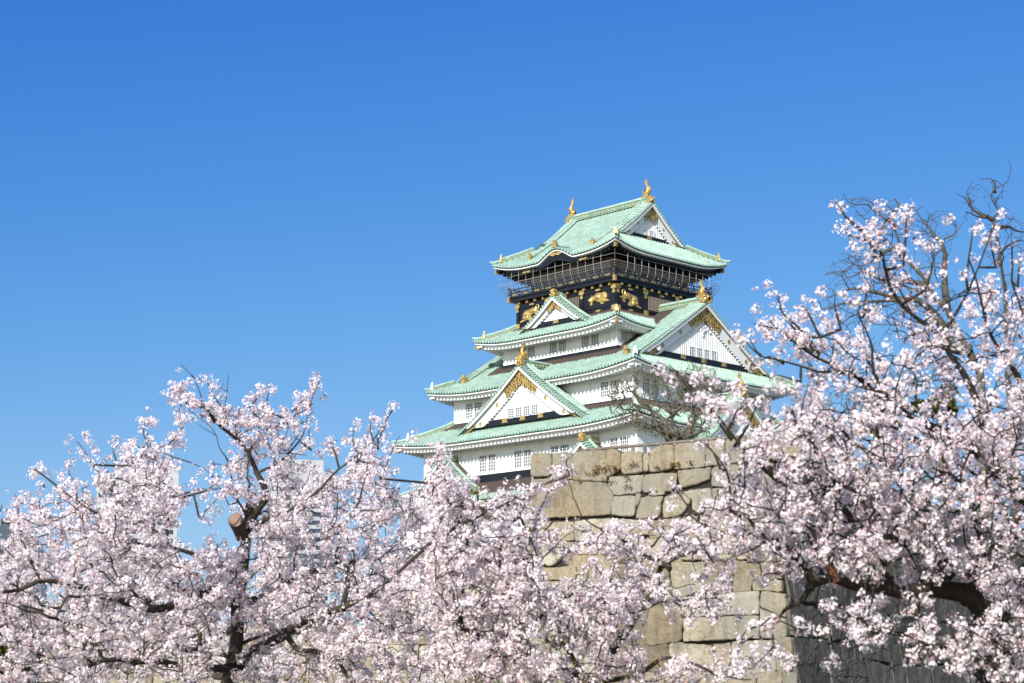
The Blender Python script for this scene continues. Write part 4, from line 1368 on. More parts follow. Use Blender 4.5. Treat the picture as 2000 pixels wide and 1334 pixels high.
def courses(mb, wf, a0f, a1f, zt, zb, hmean, wmean, seed, tone0=0.0, dep=(0.09, 0.16), tl=0.05):
    rg = np.random.default_rng(seed)
    z = zt
    wav = lambda a, s: 0.05 * np.sin(a * 1.7 + s * 5.1) + 0.04 * np.sin(a * 4.1 + s * 2.3)
    row = 0
    while z > zb + 0.05:
        h = min(max(0.35, rg.normal(hmean, hmean * 0.22)), z - zb)
        if z - h - zb < 0.3:
            h = z - zb
        a0, a1 = a0f(z), a1f(z)
        a = a0
        off = rg.uniform(-0.08, 0.08)
        while a < a1 - 0.05:
            w_ = rg.uniform(0.55, 1.6) * wmean * (1.0 if rg.random() < 0.85 else 0.4)
            b = min(a + w_, a1)
            if a1 - b < 0.3:
                b = a1
            sh0, sh1 = rg.normal(0, 0.06, 2)
            sp = rg.random()
            tone = float(np.clip(rg.normal(0.5, 0.32) + tone0, 0, 1))
            q0, q1 = z + wav(a, row), z + wav(b, row)
            p0, p1 = z - h + wav(a, row + 1), z - h + wav(b, row + 1)
            jt = rg.normal(0, 0.035, 8)
            if sp < 0.3 and b - a > 0.6 and h > 0.5:       # split in two, upper and lower
                m0 = p0 + (q0 - p0) * rg.uniform(0.35, 0.65); m1 = p1 + (q1 - p1) * rg.uniform(0.35, 0.65)
                stone(mb, wf, [(a, m0 + .0), (b, m1 + .0), (b, q1), (a, q0)], tone=tone, gap=0.004, rg=rg, tl=tl, depth=dep[1])
                stone(mb, wf, [(a, p0), (b, p1), (b, m1), (a, m0)], tone=float(np.clip(rg.normal(0.55, 0.25), 0, 1)), gap=0.004, rg=rg, tl=tl, depth=dep[1])
            else:
                cut = rg.uniform(0.02, 0.14, 4)
                ww, hh = b - a, h
                P = [(a + cut[0] * ww * .5, p0 + jt[0]), (b - cut[1] * ww * .5, p1 + jt[1]), (b + jt[2], p1 + cut[1] * hh), (b + jt[3], q1 - cut[2] * hh), (b - cut[2] * ww * .5, q1 + jt[4]), (a + cut[3] * ww * .5, q0 + jt[5]), (a + jt[6], q0 - cut[3] * hh), (a + jt[7], p0 + cut[0] * hh)]
                stone(mb, wf, P, tone=tone, gap=0.004, depth=rg.uniform(*dep), rg=rg, tl=tl)
                for cx, cz in ((a, p0), (b, q1)):
                    if rg.random() < 0.4:
                        s_ = rg.uniform(0.05, 0.1)
                        stone(mb, wf, [(cx - s_, cz - s_), (cx + s_, cz - s_), (cx + s_, cz + s_), (cx - s_, cz + s_)], tone=float(rg.uniform(0.3, 1)), gap=0.004, depth=0.08, rg=rg)
            a = b
        z -= h
        row += 1
courses(mb, wf1, lambda z: a_left - 0.15 * max(0, (HT - z)) * 0.2, end1, zlow - 0.02, 0.0, 0.72, 1.2, 11)
# upper right end beyond the traced stones
r0 = wf1.from_px(1465, 900)[0]
r1x = wf1.from_px(1452, 900)[0]
courses(mb, wf1, lambda z: r1x + 0.1, end1, HT, zlow, 0.8, 0.9, 12)
# backing behind the joints
aa = np.linspace(a_left + 0.03, LEN1 - 0.03, 3); zz = np.array([0.0, HT / 2, HT - 0.15])
A_, Z_ = np.meshgrid(aa, zz, indexing='ij')
A_[-1] = end1(Z_[-1]) - 0.08
mb.grid(wf1.P(A_, Z_, 0.0), 1)
# end of the wall on the left, going back
wfe = WallFrame(WA + u1 * a_left, -n1, -u1)
back_pts = [wf1.P(a_left, z, 0.1) for z in (0, HT)]
rg = np.random.default_rng(5)
wfl = WallFrame(WA + u1 * (a_left + 0.12) - n1 * 8.0, n1, -u1)
courses(mb, wfl, lambda z: 0.0, lambda z: 8.0 + BAT * (HT - z), HT - 0.3, 0, 1.0, 1.1, 13)
wall = mb.build('stone_wall', ['stone', 'joint'], attr='tone')
tag(wall, 'sunlit tan stone wall of large fitted granite blocks below the castle', 'wall', kind='thing')

mb = MB()
wf2 = WallFrame(WB, u2, n2)
courses(mb, wf2, start2, lambda z: LEN2, HT, 0.0, 0.85, 1.9, 21, dep=(0.06, 0.065), tl=0.012)
A_, Z_ = np.meshgrid(np.linspace(0.0, LEN2, 3), np.array([0.0, HT / 2, HT - 0.15]), indexing='ij')
A_[0] = start2(Z_[0]) + 0.06
mb.grid(wf2.P(A_, Z_, 0.0), 1)
tag(mb.build('stone_wall', ['stone_shade', 'joint'], attr='tone'), 'grey shaded stone wall turning back behind the right cherry tree', 'wall', kind='thing')

# distant low stone wall across the left, seen in the gaps of the blossom
mb = MB()
o3 = np.array([-40.0, 92, 0])
wf3 = WallFrame(o3, np.array([0.995, -0.1, 0]), np.array([-0.1, -0.995, 0]))
HT_keep = HT
courses(mb, wf3, lambda z: 0.0, lambda z: 38.0, 4.6, 0.0, 1.1, 1.6, 31, 0.15)
A_, Z_ = np.meshgrid(np.linspace(0, 38, 3), np.array([0.0, 4.5]), indexing='ij')
mb.grid(wf3.P(A_, Z_, 0.0), 1)
tag(mb.build('stone_wall', ['stone', 'joint'], attr='tone'), 'low distant tan stone wall glimpsed through the left blossom', 'wall', kind='thing')

# ---- rail along the wall top
wd = M['rail'] = mat('weathered_rail', (0.17, 0.14, 0.105), 0.85)
n = noise(wd, 6, 5, 0.7)
c = ramp(wd, n.outputs[0], [(0.35, (0.11, 0.09, 0.066)), (0.65, (0.22, 0.185, 0.14))])
L(wd, c.outputs[0], BS(wd).inputs['Base Color'])
def on_rail(px, py, back=0.35):
    a, z = wf1.from_px(px, py)
    return a, z
rail = empty('handrail', wf1.P(2.0, HT, -0.45))
tag(rail, 'weathered grey rail on low posts along the stone wall top', 'railing')
mb = MB()
def rail_px(px, py):
    # point on the vertical plane 0.45 m behind the wall face
    v = ray(px, py); o = WA - n1 * 0.45
    t = ((o - EYE) @ n1) / (v @ n1)
    return EYE + v * t
ends = [(1128, 881), (1200, 875), (1280, 868), (1360, 860), (1415, 855), (1480, 849), (1540, 843)]
rp = np.array([rail_px(*p) for p in ends])
rp[:, 2] += rng.normal(0, 0.004, len(rp))
base_r = np.array(rail.location)
mb.tube(rp - base_r, 0.04, 8, 0)
mb.build('rail', 'rail', rail, smooth=True)
for px in (1160, 1236, 1259, 1292, 1318, 1388, 1450, 1515):
    y = np.interp(px, [e[0] for e in ends], [e[1] for e in ends])
    p = rail_px(px, y)
    mb = MB()
    mb.obox((p + np.array([p[0], p[1], HT - 0.25])) / 2 - base_r, u1 * 0.035, n1 * 0.035, (0, 0, (p[2] - HT + 0.25) / 2))
    mb.build('post', 'rail', rail)

# ================================================================== FAR BUILDINGS
m = M['far_white'] = mat('pale_cladding', (0.42, 0.425, 0.425), 0.6)
M['far_edge'] = mat('panel_joint', (0.30, 0.33, 0.37), 0.6)
M['far_glass'] = mat('blue_glass', (0.03, 0.05, 0.085), 0.3, 0, 0.4)
M['far_dark'] = mat('dark_blue_facade', (0.035, 0.055, 0.085), 0.25, 0, 0.6)
def office(name, label, px0, px1, ytop, d, steps, group=None):
    p0, p1 = at(px0, ytop, d), at(px1, ytop, d)
    h = p0[2]
    wdt = np.linalg.norm((p1 - p0)[:2]) * 0.84
    root = empty(name, ((p0[0] + p1[0]) / 2, d + wdt * 0.5, 0), R_(13))
    tag(root, label, 'building', group)
    mb = MB()
    hw = wdt / 2
    mb.box((-hw, -hw, 0), (hw, hw, h), 0)
    for x0, x1, dz in steps:
        mb.box((-hw + 2 * hw * x0, -hw * 0.9, h), (-hw + 2 * hw * x1, hw, h + dz), 0)
    n = 12
    for i in range(n + 1):
        x = -hw + i * 2 * hw / n
        mb.box((x - 0.12, -hw - 0.1, 0), (x + 0.12, -hw, h), 1)
    mb.build('wall', ['far_white', 'far_edge'], root)
    fl = 4.0
    nf = int((h - 8) / fl)
    for i in range(nf):
        z = h - 9.5 - i * fl
        if z < 20:
            break
        mb = MB()
        segs = ((0.12, 0.95),) if i % 3 else ((0.02, 0.55), (0.68, 0.98))
        for s0, s1 in segs:
            mb.box((-hw + 2 * hw * s0, -hw - 0.25, z), (-hw + 2 * hw * s1, -hw - 0.1, z + 2.0), 0)
        mb.box((hw + 0.05, -hw * 0.9, z), (hw + 0.2, hw * 0.9, z + 1.7), 0)
        mb.build('window_band', 'far_glass', root)
    return root
office('office_building', 'pale office tower with stepped roof behind the left cherry crown', 160, 345, 931, 800, ((0.22, 1.0, 5.5),))
office('office_building', 'pale office tower behind the cut-back cherry trunk', 505, 648, 921, 860, ((0.1, 0.85, 6.0),))
# dark glass block at the left edge
p0, p1 = at(-60, 1003, 420), at(36, 1010, 420)
root = empty('office_building', ((p0[0] + p1[0]) / 2, 440, 0), R_(6))
tag(root, 'dark blue glass building at the left edge of the view', 'building')
mb = MB()
hw = (p1[0] - p0[0]) / 2; h = p0[2]
xs = np.linspace(-hw, hw, 12)
zt = h - 6.0 * (np.abs(xs + hw * 0.2) / hw) ** 2
mb.poly(np.array([[x, -10, z] for x, z in zip(xs, zt)] + [[hw, -10, 0], [-hw, -10, 0]]), (0, 25, 0))
mb.build('wall', 'far_dark', root)
for i in range(9):
    z = h - 8 - i * 3.8
    mb = MB()
    mb.box((-hw + 0.5, -10.3, z), (hw - 0.4, -10.05, z + 1.9), 0)
    mb.build('window_band', 'far_glass', root)

# ================================================================== TREES
def catmull(P, step):
    P = np.asarray(P, float)
    if len(P) < 3:
        n = max(2, int(np.linalg.norm(P[-1][:3] - P[0][:3]) / step) + 1)
        return P[0] + (P[-1] - P[0]) * np.linspace(0, 1, n)[:, None]
    Q = np.vstack([2 * P[0] - P[1], P, 2 * P[-1] - P[-2]])
    out_ = []
    for i in range(1, len(Q) - 2):
        n = max(2, int(np.linalg.norm(Q[i + 1][:3] - Q[i][:3]) / step))
        t = (np.arange(n) / n)[:, None]
        a, b, c, d = Q[i - 1], Q[i], Q[i + 1], Q[i + 2]
        out_.append(0.5 * (2 * b + (c - a) * t + (2 * a - 5 * b + 4 * c - d) * t ** 2 + (3 * b - a - 3 * c + d) * t ** 3))
    out_.append(P[-1:])
    return np.vstack(out_)

def in_poly(P, poly):
    x, y = P[:, 0], P[:, 1]
    r = np.zeros(len(P), bool)
    n = len(poly)
    for i in range(n):
        x0, y0 = poly[i]; x1, y1 = poly[(i + 1) % n]
        c = ((y0 > y) != (y1 > y)) & (x < (x1 - x0) * (y - y0) / (y1 - y0 + 1e-12) + x0)
        r ^= c
    return r

def sample_poly(poly, n, rg):
    poly = np.asarray(poly, float)
    lo, hi = poly.min(0), poly.max(0)
    out_ = np.zeros((0, 2))
    while len(out_) < n:
        P = lo + (hi - lo) * rg.random((n * 2, 2))
        out_ = np.vstack([out_, P[in_poly(P, poly)]])
    return out_[:n]

class Tree:
    """a tree grown from traced limbs; twigs then reach for points spread through the crown"""
    def __init__(s, seed, step=0.12):
        s.rg = np.random.default_rng(seed)
        s.step = step
        s.pos = np.zeros((0, 3)); s.par = []; s.fix = []; s.dist = np.zeros(0)
        s.chains = []          # lists of node ids
        s.limb = []

    def _add_chain(s, P, parent, radii=None):
        ids = []
        base = len(s.par)
        d0 = s.dist[parent] if parent is not None else 0.0
        prev = s.pos[parent] if parent is not None else P[0]
        ds = []
        for i, p in enumerate(P):
            s.par.append(parent if i == 0 else base + i - 1)
            s.fix.append(None if radii is None else radii[i])
            d0 += np.linalg.norm(p - prev); prev = p
            ds.append(d0)
            ids.append(base + i)
        s.pos = np.vstack([s.pos, P]); s.dist = np.append(s.dist, ds)
        s.chains.append(([parent] if parent is not None else []) + ids)
        s.limb.append(radii is not None)

    def limb_px(s, pts, r0, r1, attach=True, wob=0.012):
        """pts: (px, py, depth)"""
        W = np.array([at(*p) for p in pts])
        s.limb_w(W, r0, r1, attach, wob)

    def limb_w(s, W, r0, r1, attach=True, wob=0.012):
        P = catmull(W, s.step)
        n = len(P)
        j = s.rg.normal(0, 1, P.shape)
        for _ in range(2):
            j = 0.25 * np.roll(j, 1, 0) + 0.5 * j + 0.25 * np.roll(j, -1, 0)
        P = P + j * wob * 3
        rad = (r1 * 0.8 + (r0 - r1 * 0.8) * (1 - np.linspace(0, 1, n)) ** 1.5) * (1 + 0.05 * s.rg.normal(0, 1, n))
        if attach and len(s.par):
            i = int(np.argmin(((s.pos - P[0]) ** 2).sum(1)))
            if np.linalg.norm(s.pos[i] - P[0]) > 0.01:
                q = s.pos[i]
                k = max(1, int(np.linalg.norm(P[0] - q) / s.step))
                pre = q + (P[0] - q) * (np.arange(1, k + 1) / (k + 1))[:, None]
                P = np.vstack([pre, P]); rad = np.append(np.full(k, r0), rad)
            s._add_chain(P, i, rad)
        else:
            s._add_chain(P, None, rad)

    def reach(s, targets, bend=0.25, up=0.15, alpha=0.3, seg=0.13, wob=0.02):
        T_ = np.asarray(targets, float)
        # near targets first
        best = np.array([np.min(((s.pos - t) ** 2).sum(1)) for t in T_])
        for i in np.argsort(best):
            t = T_[i]
            dd = np.sqrt(((s.pos - t) ** 2).sum(1))
            j = int(np.argmin(dd + alpha * s.dist))
            p = s.pos[j]
            ln = dd[j]
            if ln < 0.04:
                continue
            pj = s.par[j]
            d_in = p - s.pos[pj] if pj is not None else np.array([0, 0, 1.0])
            d_in = d_in / (np.linalg.norm(d_in) + 1e-9)
            m_ = (p + t) / 2 + d_in * ln * bend + np.array([0, 0, -up * ln]) + s.rg.normal(0, 0.06 * ln, 3)
            n = max(3, int(ln / seg) + 2)
            u = np.linspace(0, 1, n + 1)[1:, None]
            P = (1 - u) ** 2 * p + 2 * u * (1 - u) * m_ + u ** 2 * t
            P[:-1] += s.rg.normal(0, wob * 0.5, P[:-1].shape)
            s._add_chain(P, j)

    def bare_twigs(s, targets):
        k = len(s.chains)
        s.reach(targets, bend=0.12, up=0.02, alpha=0.15, wob=0.012)
        for i in range(k, len(s.chains)):
            s.limb[i] = True
            n_ = len(s.chains[i])
            for q, j in enumerate(s.chains[i][1:]):
                s.fix[j] = 0.0055 * (1 - 0.6 * (q + 1) / n_)

    def finish(s, r_tip=0.0035, expo=2.4, thick=1.0):
        n = len(s.par)
        acc = np.zeros(n)
        r = np.zeros(n)
        for i in range(n - 1, -1, -1):
            v = max(acc[i], r_tip ** expo)
            rr = v ** (1 / expo) * thick
            if s.fix[i] is not None:
                rr = max(s.fix[i], 0)
            r[i] = rr
            if s.par[i] is not None:
                acc[s.par[i]] += max(r_tip, rr / thick) ** expo if s.fix[i] is None else 0
        s.r = r
        return s

    def wood(s, mats, name, parent, base):
        mb = MB()
        for ch, lb in zip(s.chains, s.limb):
            P = s.pos[ch]; r = s.r[ch].copy()
            if not lb and len(ch) > 1:
                r[0] = min(r[0], r[1] * 1.3)
            if lb:
                k = 12 if r.max() > 0.05 else 7 if r.max() > 0.009 else 4
            else:
                k = 5 if r.max() > 0.012 else 4
            if len(P) >= 2:
                mb.tube(P - base, r, k, 0, cap=lb)
        return mb.build(name, mats, parent, smooth=True)

    def spots(s, rmax=0.012, spacing=0.07, keep=1.0, from_limb=False):
        """places for flower clusters along the thin wood"""
        out_ = []
        for ch, lb in zip(s.chains, s.limb):
            if lb and not from_limb:
                continue
            P = s.pos[ch]; r = s.r[ch]
            for a in range(len(ch) - 1):
                if r[a + 1] > rmax:
                    continue
                ln = np.linalg.norm(P[a + 1] - P[a])
                k = ln / spacing
                k = int(k) + (s.rg.random() < k - int(k))
                for _ in range(k):
                    if s.rg.random() < keep:
                        out_.append(P[a] + (P[a + 1] - P[a]) * s.rg.random())
            if r[-1] <= rmax:
                out_.append(P[-1])
        return np.array(out_)

# ---- blossom clusters: templates of five-petalled flowers, then thousands of turned copies in one mesh per tree
def flower(rg, c, nrm, size, bud=False):
    nrm = nrm / np.linalg.norm(nrm)
    a = np.cross(nrm, rg.normal(0, 1, 3)); a /= np.linalg.norm(a)
    b = np.cross(nrm, a)
    V = [c]; C = [(0.82, 0.62, 0.63)]
    Q = []
    cup = rg.uniform(0.25, 0.8) if not bud else 1.8
    pk = rg.uniform(0, 1)
    tip = np.array([0.95, 0.93, 0.92]) * (1 - pk) + np.array([0.95, 0.88, 0.885]) * pk
    if bud:
        tip = np.array([0.75, 0.36, 0.46])
    for k in range(5 if not bud else 3):
        q = k * 2 * math.pi / (5 if not bud else 3) + rg.normal(0, 0.08)
        d = math.cos(q) * a + math.sin(q) * b
        e = -math.sin(q) * a + math.cos(q) * b
        s_ = size * rg.uniform(0.85, 1.12)
        w_ = 0.36 * s_
        i = len(V)
        V += [c + d * s_ * 0.55 - e * w_ + nrm * s_ * cup * 0.28, c + d * s_ * 0.98 + nrm * s_ * cup * 0.62 + rg.normal(0, 0.06 * s_, 3), c + d * s_ * 0.55 + e * w_ + nrm * s_ * cup * 0.28]
        C += [tuple(tip * 0.985), tuple(tip), tuple(tip * 0.985)]
        Q.append([0, i, i + 1, i + 2])
    return V, C, Q

def cluster_template(seed, nf, rad, fsize, leaf=0.0):
    rg = np.random.default_rng(seed)
    V, C, Q = [], [], []
    for k in range(nf):
        n_ = rg.normal(0, 1, 3); n_ /= np.linalg.norm(n_)
        c = n_ * rad * rg.uniform(0.4, 1.12)
        v, cc, q = flower(rg, c, n_ + rg.normal(0, 0.25, 3), fsize, bud=rg.random() < 0.06)
        o_ = len(V)
        V += v; C += cc
        Q += [[j + o_ for j in x] for x in q]
    leaf = leaf * 1.9
    nl = int(leaf) + (rg.random() < leaf % 1)
    for k in range(nl):                       # bronze young leaves and bud scales at the centre
        n_ = rg.normal(0, 1, 3); n_ /= np.linalg.norm(n_)
        a = np.cross(n_, [0.2, 0.4, 0.9]); a /= np.linalg.norm(a)
        b = np.cross(n_, a)
        ln, wd_ = rad * rg.uniform(0.5, 1.05), rad * 0.2
        o_ = len(V)
        V += [n_ * 0.01, n_ * ln * 0.5 + a * wd_, n_ * ln + b * 0.01, n_ * ln * 0.5 - a * wd_]
        col = ((0.20, 0.075, 0.04), (0.26, 0.10, 0.075), (0.13, 0.06, 0.035), (0.20, 0.19, 0.05))[rg.choice(4, p=(0.35, 0.3, 0.25, 0.1))]
        C += [col] * 4
        Q.append([o_, o_ + 1, o_ + 2, o_ + 3])
    return np.array(V), np.array(C), np.array(Q)

TPL = [cluster_template(100 + i, nf, rad, fs, lf) for i, (nf, rad, fs, lf) in enumerate(
    [(25, .046, 0.0139, 1.2), (30, .05, 0.0135, .5), (20, .042, 0.0139, 1.4), (34, .053, 0.0139, .4), (16, .038, 0.0139, 1.6), (26, .048, 0.0135, .8), (29, .05, 0.0139, 1.0), (19, .044, 0.0144, 2.0), (22, .055, 0.0144, 1.0), (38, .056, 0.0135, .6)])]
TPL_S = [cluster_template(300 + i, nf, rad, fs, lf) for i, (nf, rad, fs, lf) in enumerate([(9, .03, 0.0135, 1.5), (6, .026, 0.0130, 2), (10, .034, 0.0135, 1.2), (5, .03, 0.0139, 1.0)])]

def rand_rot(n, rg):
    q = rg.normal(0, 1, (n, 4)); q /= np.linalg.norm(q, axis=1)[:, None]
    a, b, c, d = q.T
    return np.stack([np.stack([1 - 2 * (c * c + d * d), 2 * (b * c - a * d), 2 * (b * d + a * c)], -1),
                     np.stack([2 * (b * c + a * d), 1 - 2 * (b * b + d * d), 2 * (c * d - a * b)], -1),
                     np.stack([2 * (b * d - a * c), 2 * (c * d + a * b), 1 - 2 * (b * b + c * c)], -1)], 1)

def blossoms(spots, rg, parent, base, scale=1.0, small=0.15, name='blossoms', jitter=0.04):
    mb = MB()
    cols = []
    n = len(spots)
    isS = rg.random(n) < small
    for which, tp in ((False, TPL), (True, TPL_S)):
        S = spots[isS == which]
        if not len(S):
            continue
        k = rg.integers(0, len(tp), len(S))
        for ti, (V, C, Q) in enumerate(tp):
            P = S[k == ti]
            if not len(P):
                continue
            m_ = len(P)
            Rm = rand_rot(m_, rg)
            sc_ = scale * rg.uniform(0.75, 1.25, m_)
            W = np.einsum('mij,vj->mvi', Rm, V) * sc_[:, None, None] + (P + rg.normal(0, jitter, P.shape))[:, None] - base
            q = (Q[None] + (np.arange(m_) * len(V))[:, None, None]).reshape(-1, 4)
            mb.add(W.reshape(-1, 3), q)
            tint = C[None] * np.clip(rg.normal(1.0, 0.035, (m_, 1, 1)), 0.85, 1.08)
            cols.append(np.concatenate([tint, np.ones((m_, len(V), 1))], -1).reshape(-1, 4))
    return mb.build(name, 'petal', parent, color=np.clip(np.concatenate(cols), 0, 0.96))

def px_targets(polys, rg):
    """polys: (polygon in photo pixels, count, near, far)"""
    out_ = []
    for poly, n, d0, d1 in polys:
        P = sample_poly(poly, n, rg)
        for x, y in P:
            out_.append(at(x, y, rg.uniform(d0, d1)))
    return np.array(out_)

def wand(t, pts, n_spots, d, spread=0.03):
    """a flowering shoot traced in the photo: a thin limb with clusters along it"""
    W = np.array([at(x, y, d + k * 0.05) for k, (x, y) in enumerate(pts)])
    t.limb_w(W, 0.009, 0.004, True, 0.006)
    P = catmull(W, 0.05)
    i = t.rg.integers(int(len(P) * 0.1), len(P), n_spots)
    return list(P[i] + t.rg.normal(0, spread, (n_spots, 3))) + [P[-1]]

def leaves(spots, rg, size, cols, name, parent=None, base=np.zeros(3)):
    n = len(spots)
    Rm = rand_rot(n, rg)
    q = np.array([[0, -0.5, 0], [0.22, 0, 0.06], [0, 0.5, 0], [-0.22, 0, 0.06]])
    s_ = size * rg.uniform(0.6, 1.3, n)
    W = np.einsum('mij,vj->mvi', Rm, q) * s_[:, None, None] + spots[:, None] - base
    mb = MB()
    mb.add(W.reshape(-1, 3), np.arange(n * 4).reshape(-1, 4))
    c = np.array(cols)[rg.integers(0, len(cols), n)] * rg.uniform(0.7, 1.2, (n, 1))
    c = np.repeat(np.concatenate([c, np.ones((n, 1))], 1), 4, 0)
    return mb.build(name, 'leaf', parent, color=np.clip(c, 0, 1))


def cherry(name_label, seed, limbs, polys, wands=(), scale=1.0, spacing=0.075, keep=0.9, foot=None, alpha=0.25, mats='bark', rmax=0.011, small=0.15, bare_f=0.22):
    t = Tree(seed)
    for k, (pts, r0, r1) in enumerate(limbs):
        if k == 0 and foot is not None:
            p = at(*pts[0])
            W = np.vstack([[foot[0], foot[1], -0.1], [foot[0] * .6 + p[0] * .4, foot[1] * .6 + p[1] * .4, p[2] * 0.45], [at(*q) for q in pts]])
            t.limb_w(W, r0 * 1.35, r1, False)
        else:
            t.limb_px(pts, r0, r1)
    sp_w = []
    for pts, n, d in wands:
        sp_w += wand(t, pts, n, d)
    t.reach(px_targets([(p_, n_, a_ + 0.2, b_ + 0.3) for p_, n_, a_, b_ in polys], t.rg), alpha=alpha)
    t.bare_twigs(px_targets([(p_, int(n_ * bare_f), a_ - 0.15, (a_ + b_) / 2) for p_, n_, a_, b_ in polys if int(n_ * bare_f)], t.rg))
    t.finish()
    base = np.array([t.pos[0][0], t.pos[0][1], 0.0])
    root = empty('cherry_tree', base)
    tag(root, name_label, 'cherry tree', 'blossoming cherry trees')
    t.wood(mats, 'trunk', root, base)
    sp = t.spots(rmax, spacing, keep)
    if sp_w:
        sp = np.vstack([sp, np.array(sp_w)])
    print(name_label, 'clusters', len(sp), 'nodes', len(t.par))
    blossoms(sp, t.rg, root, base, scale, small)
    return t, root, base

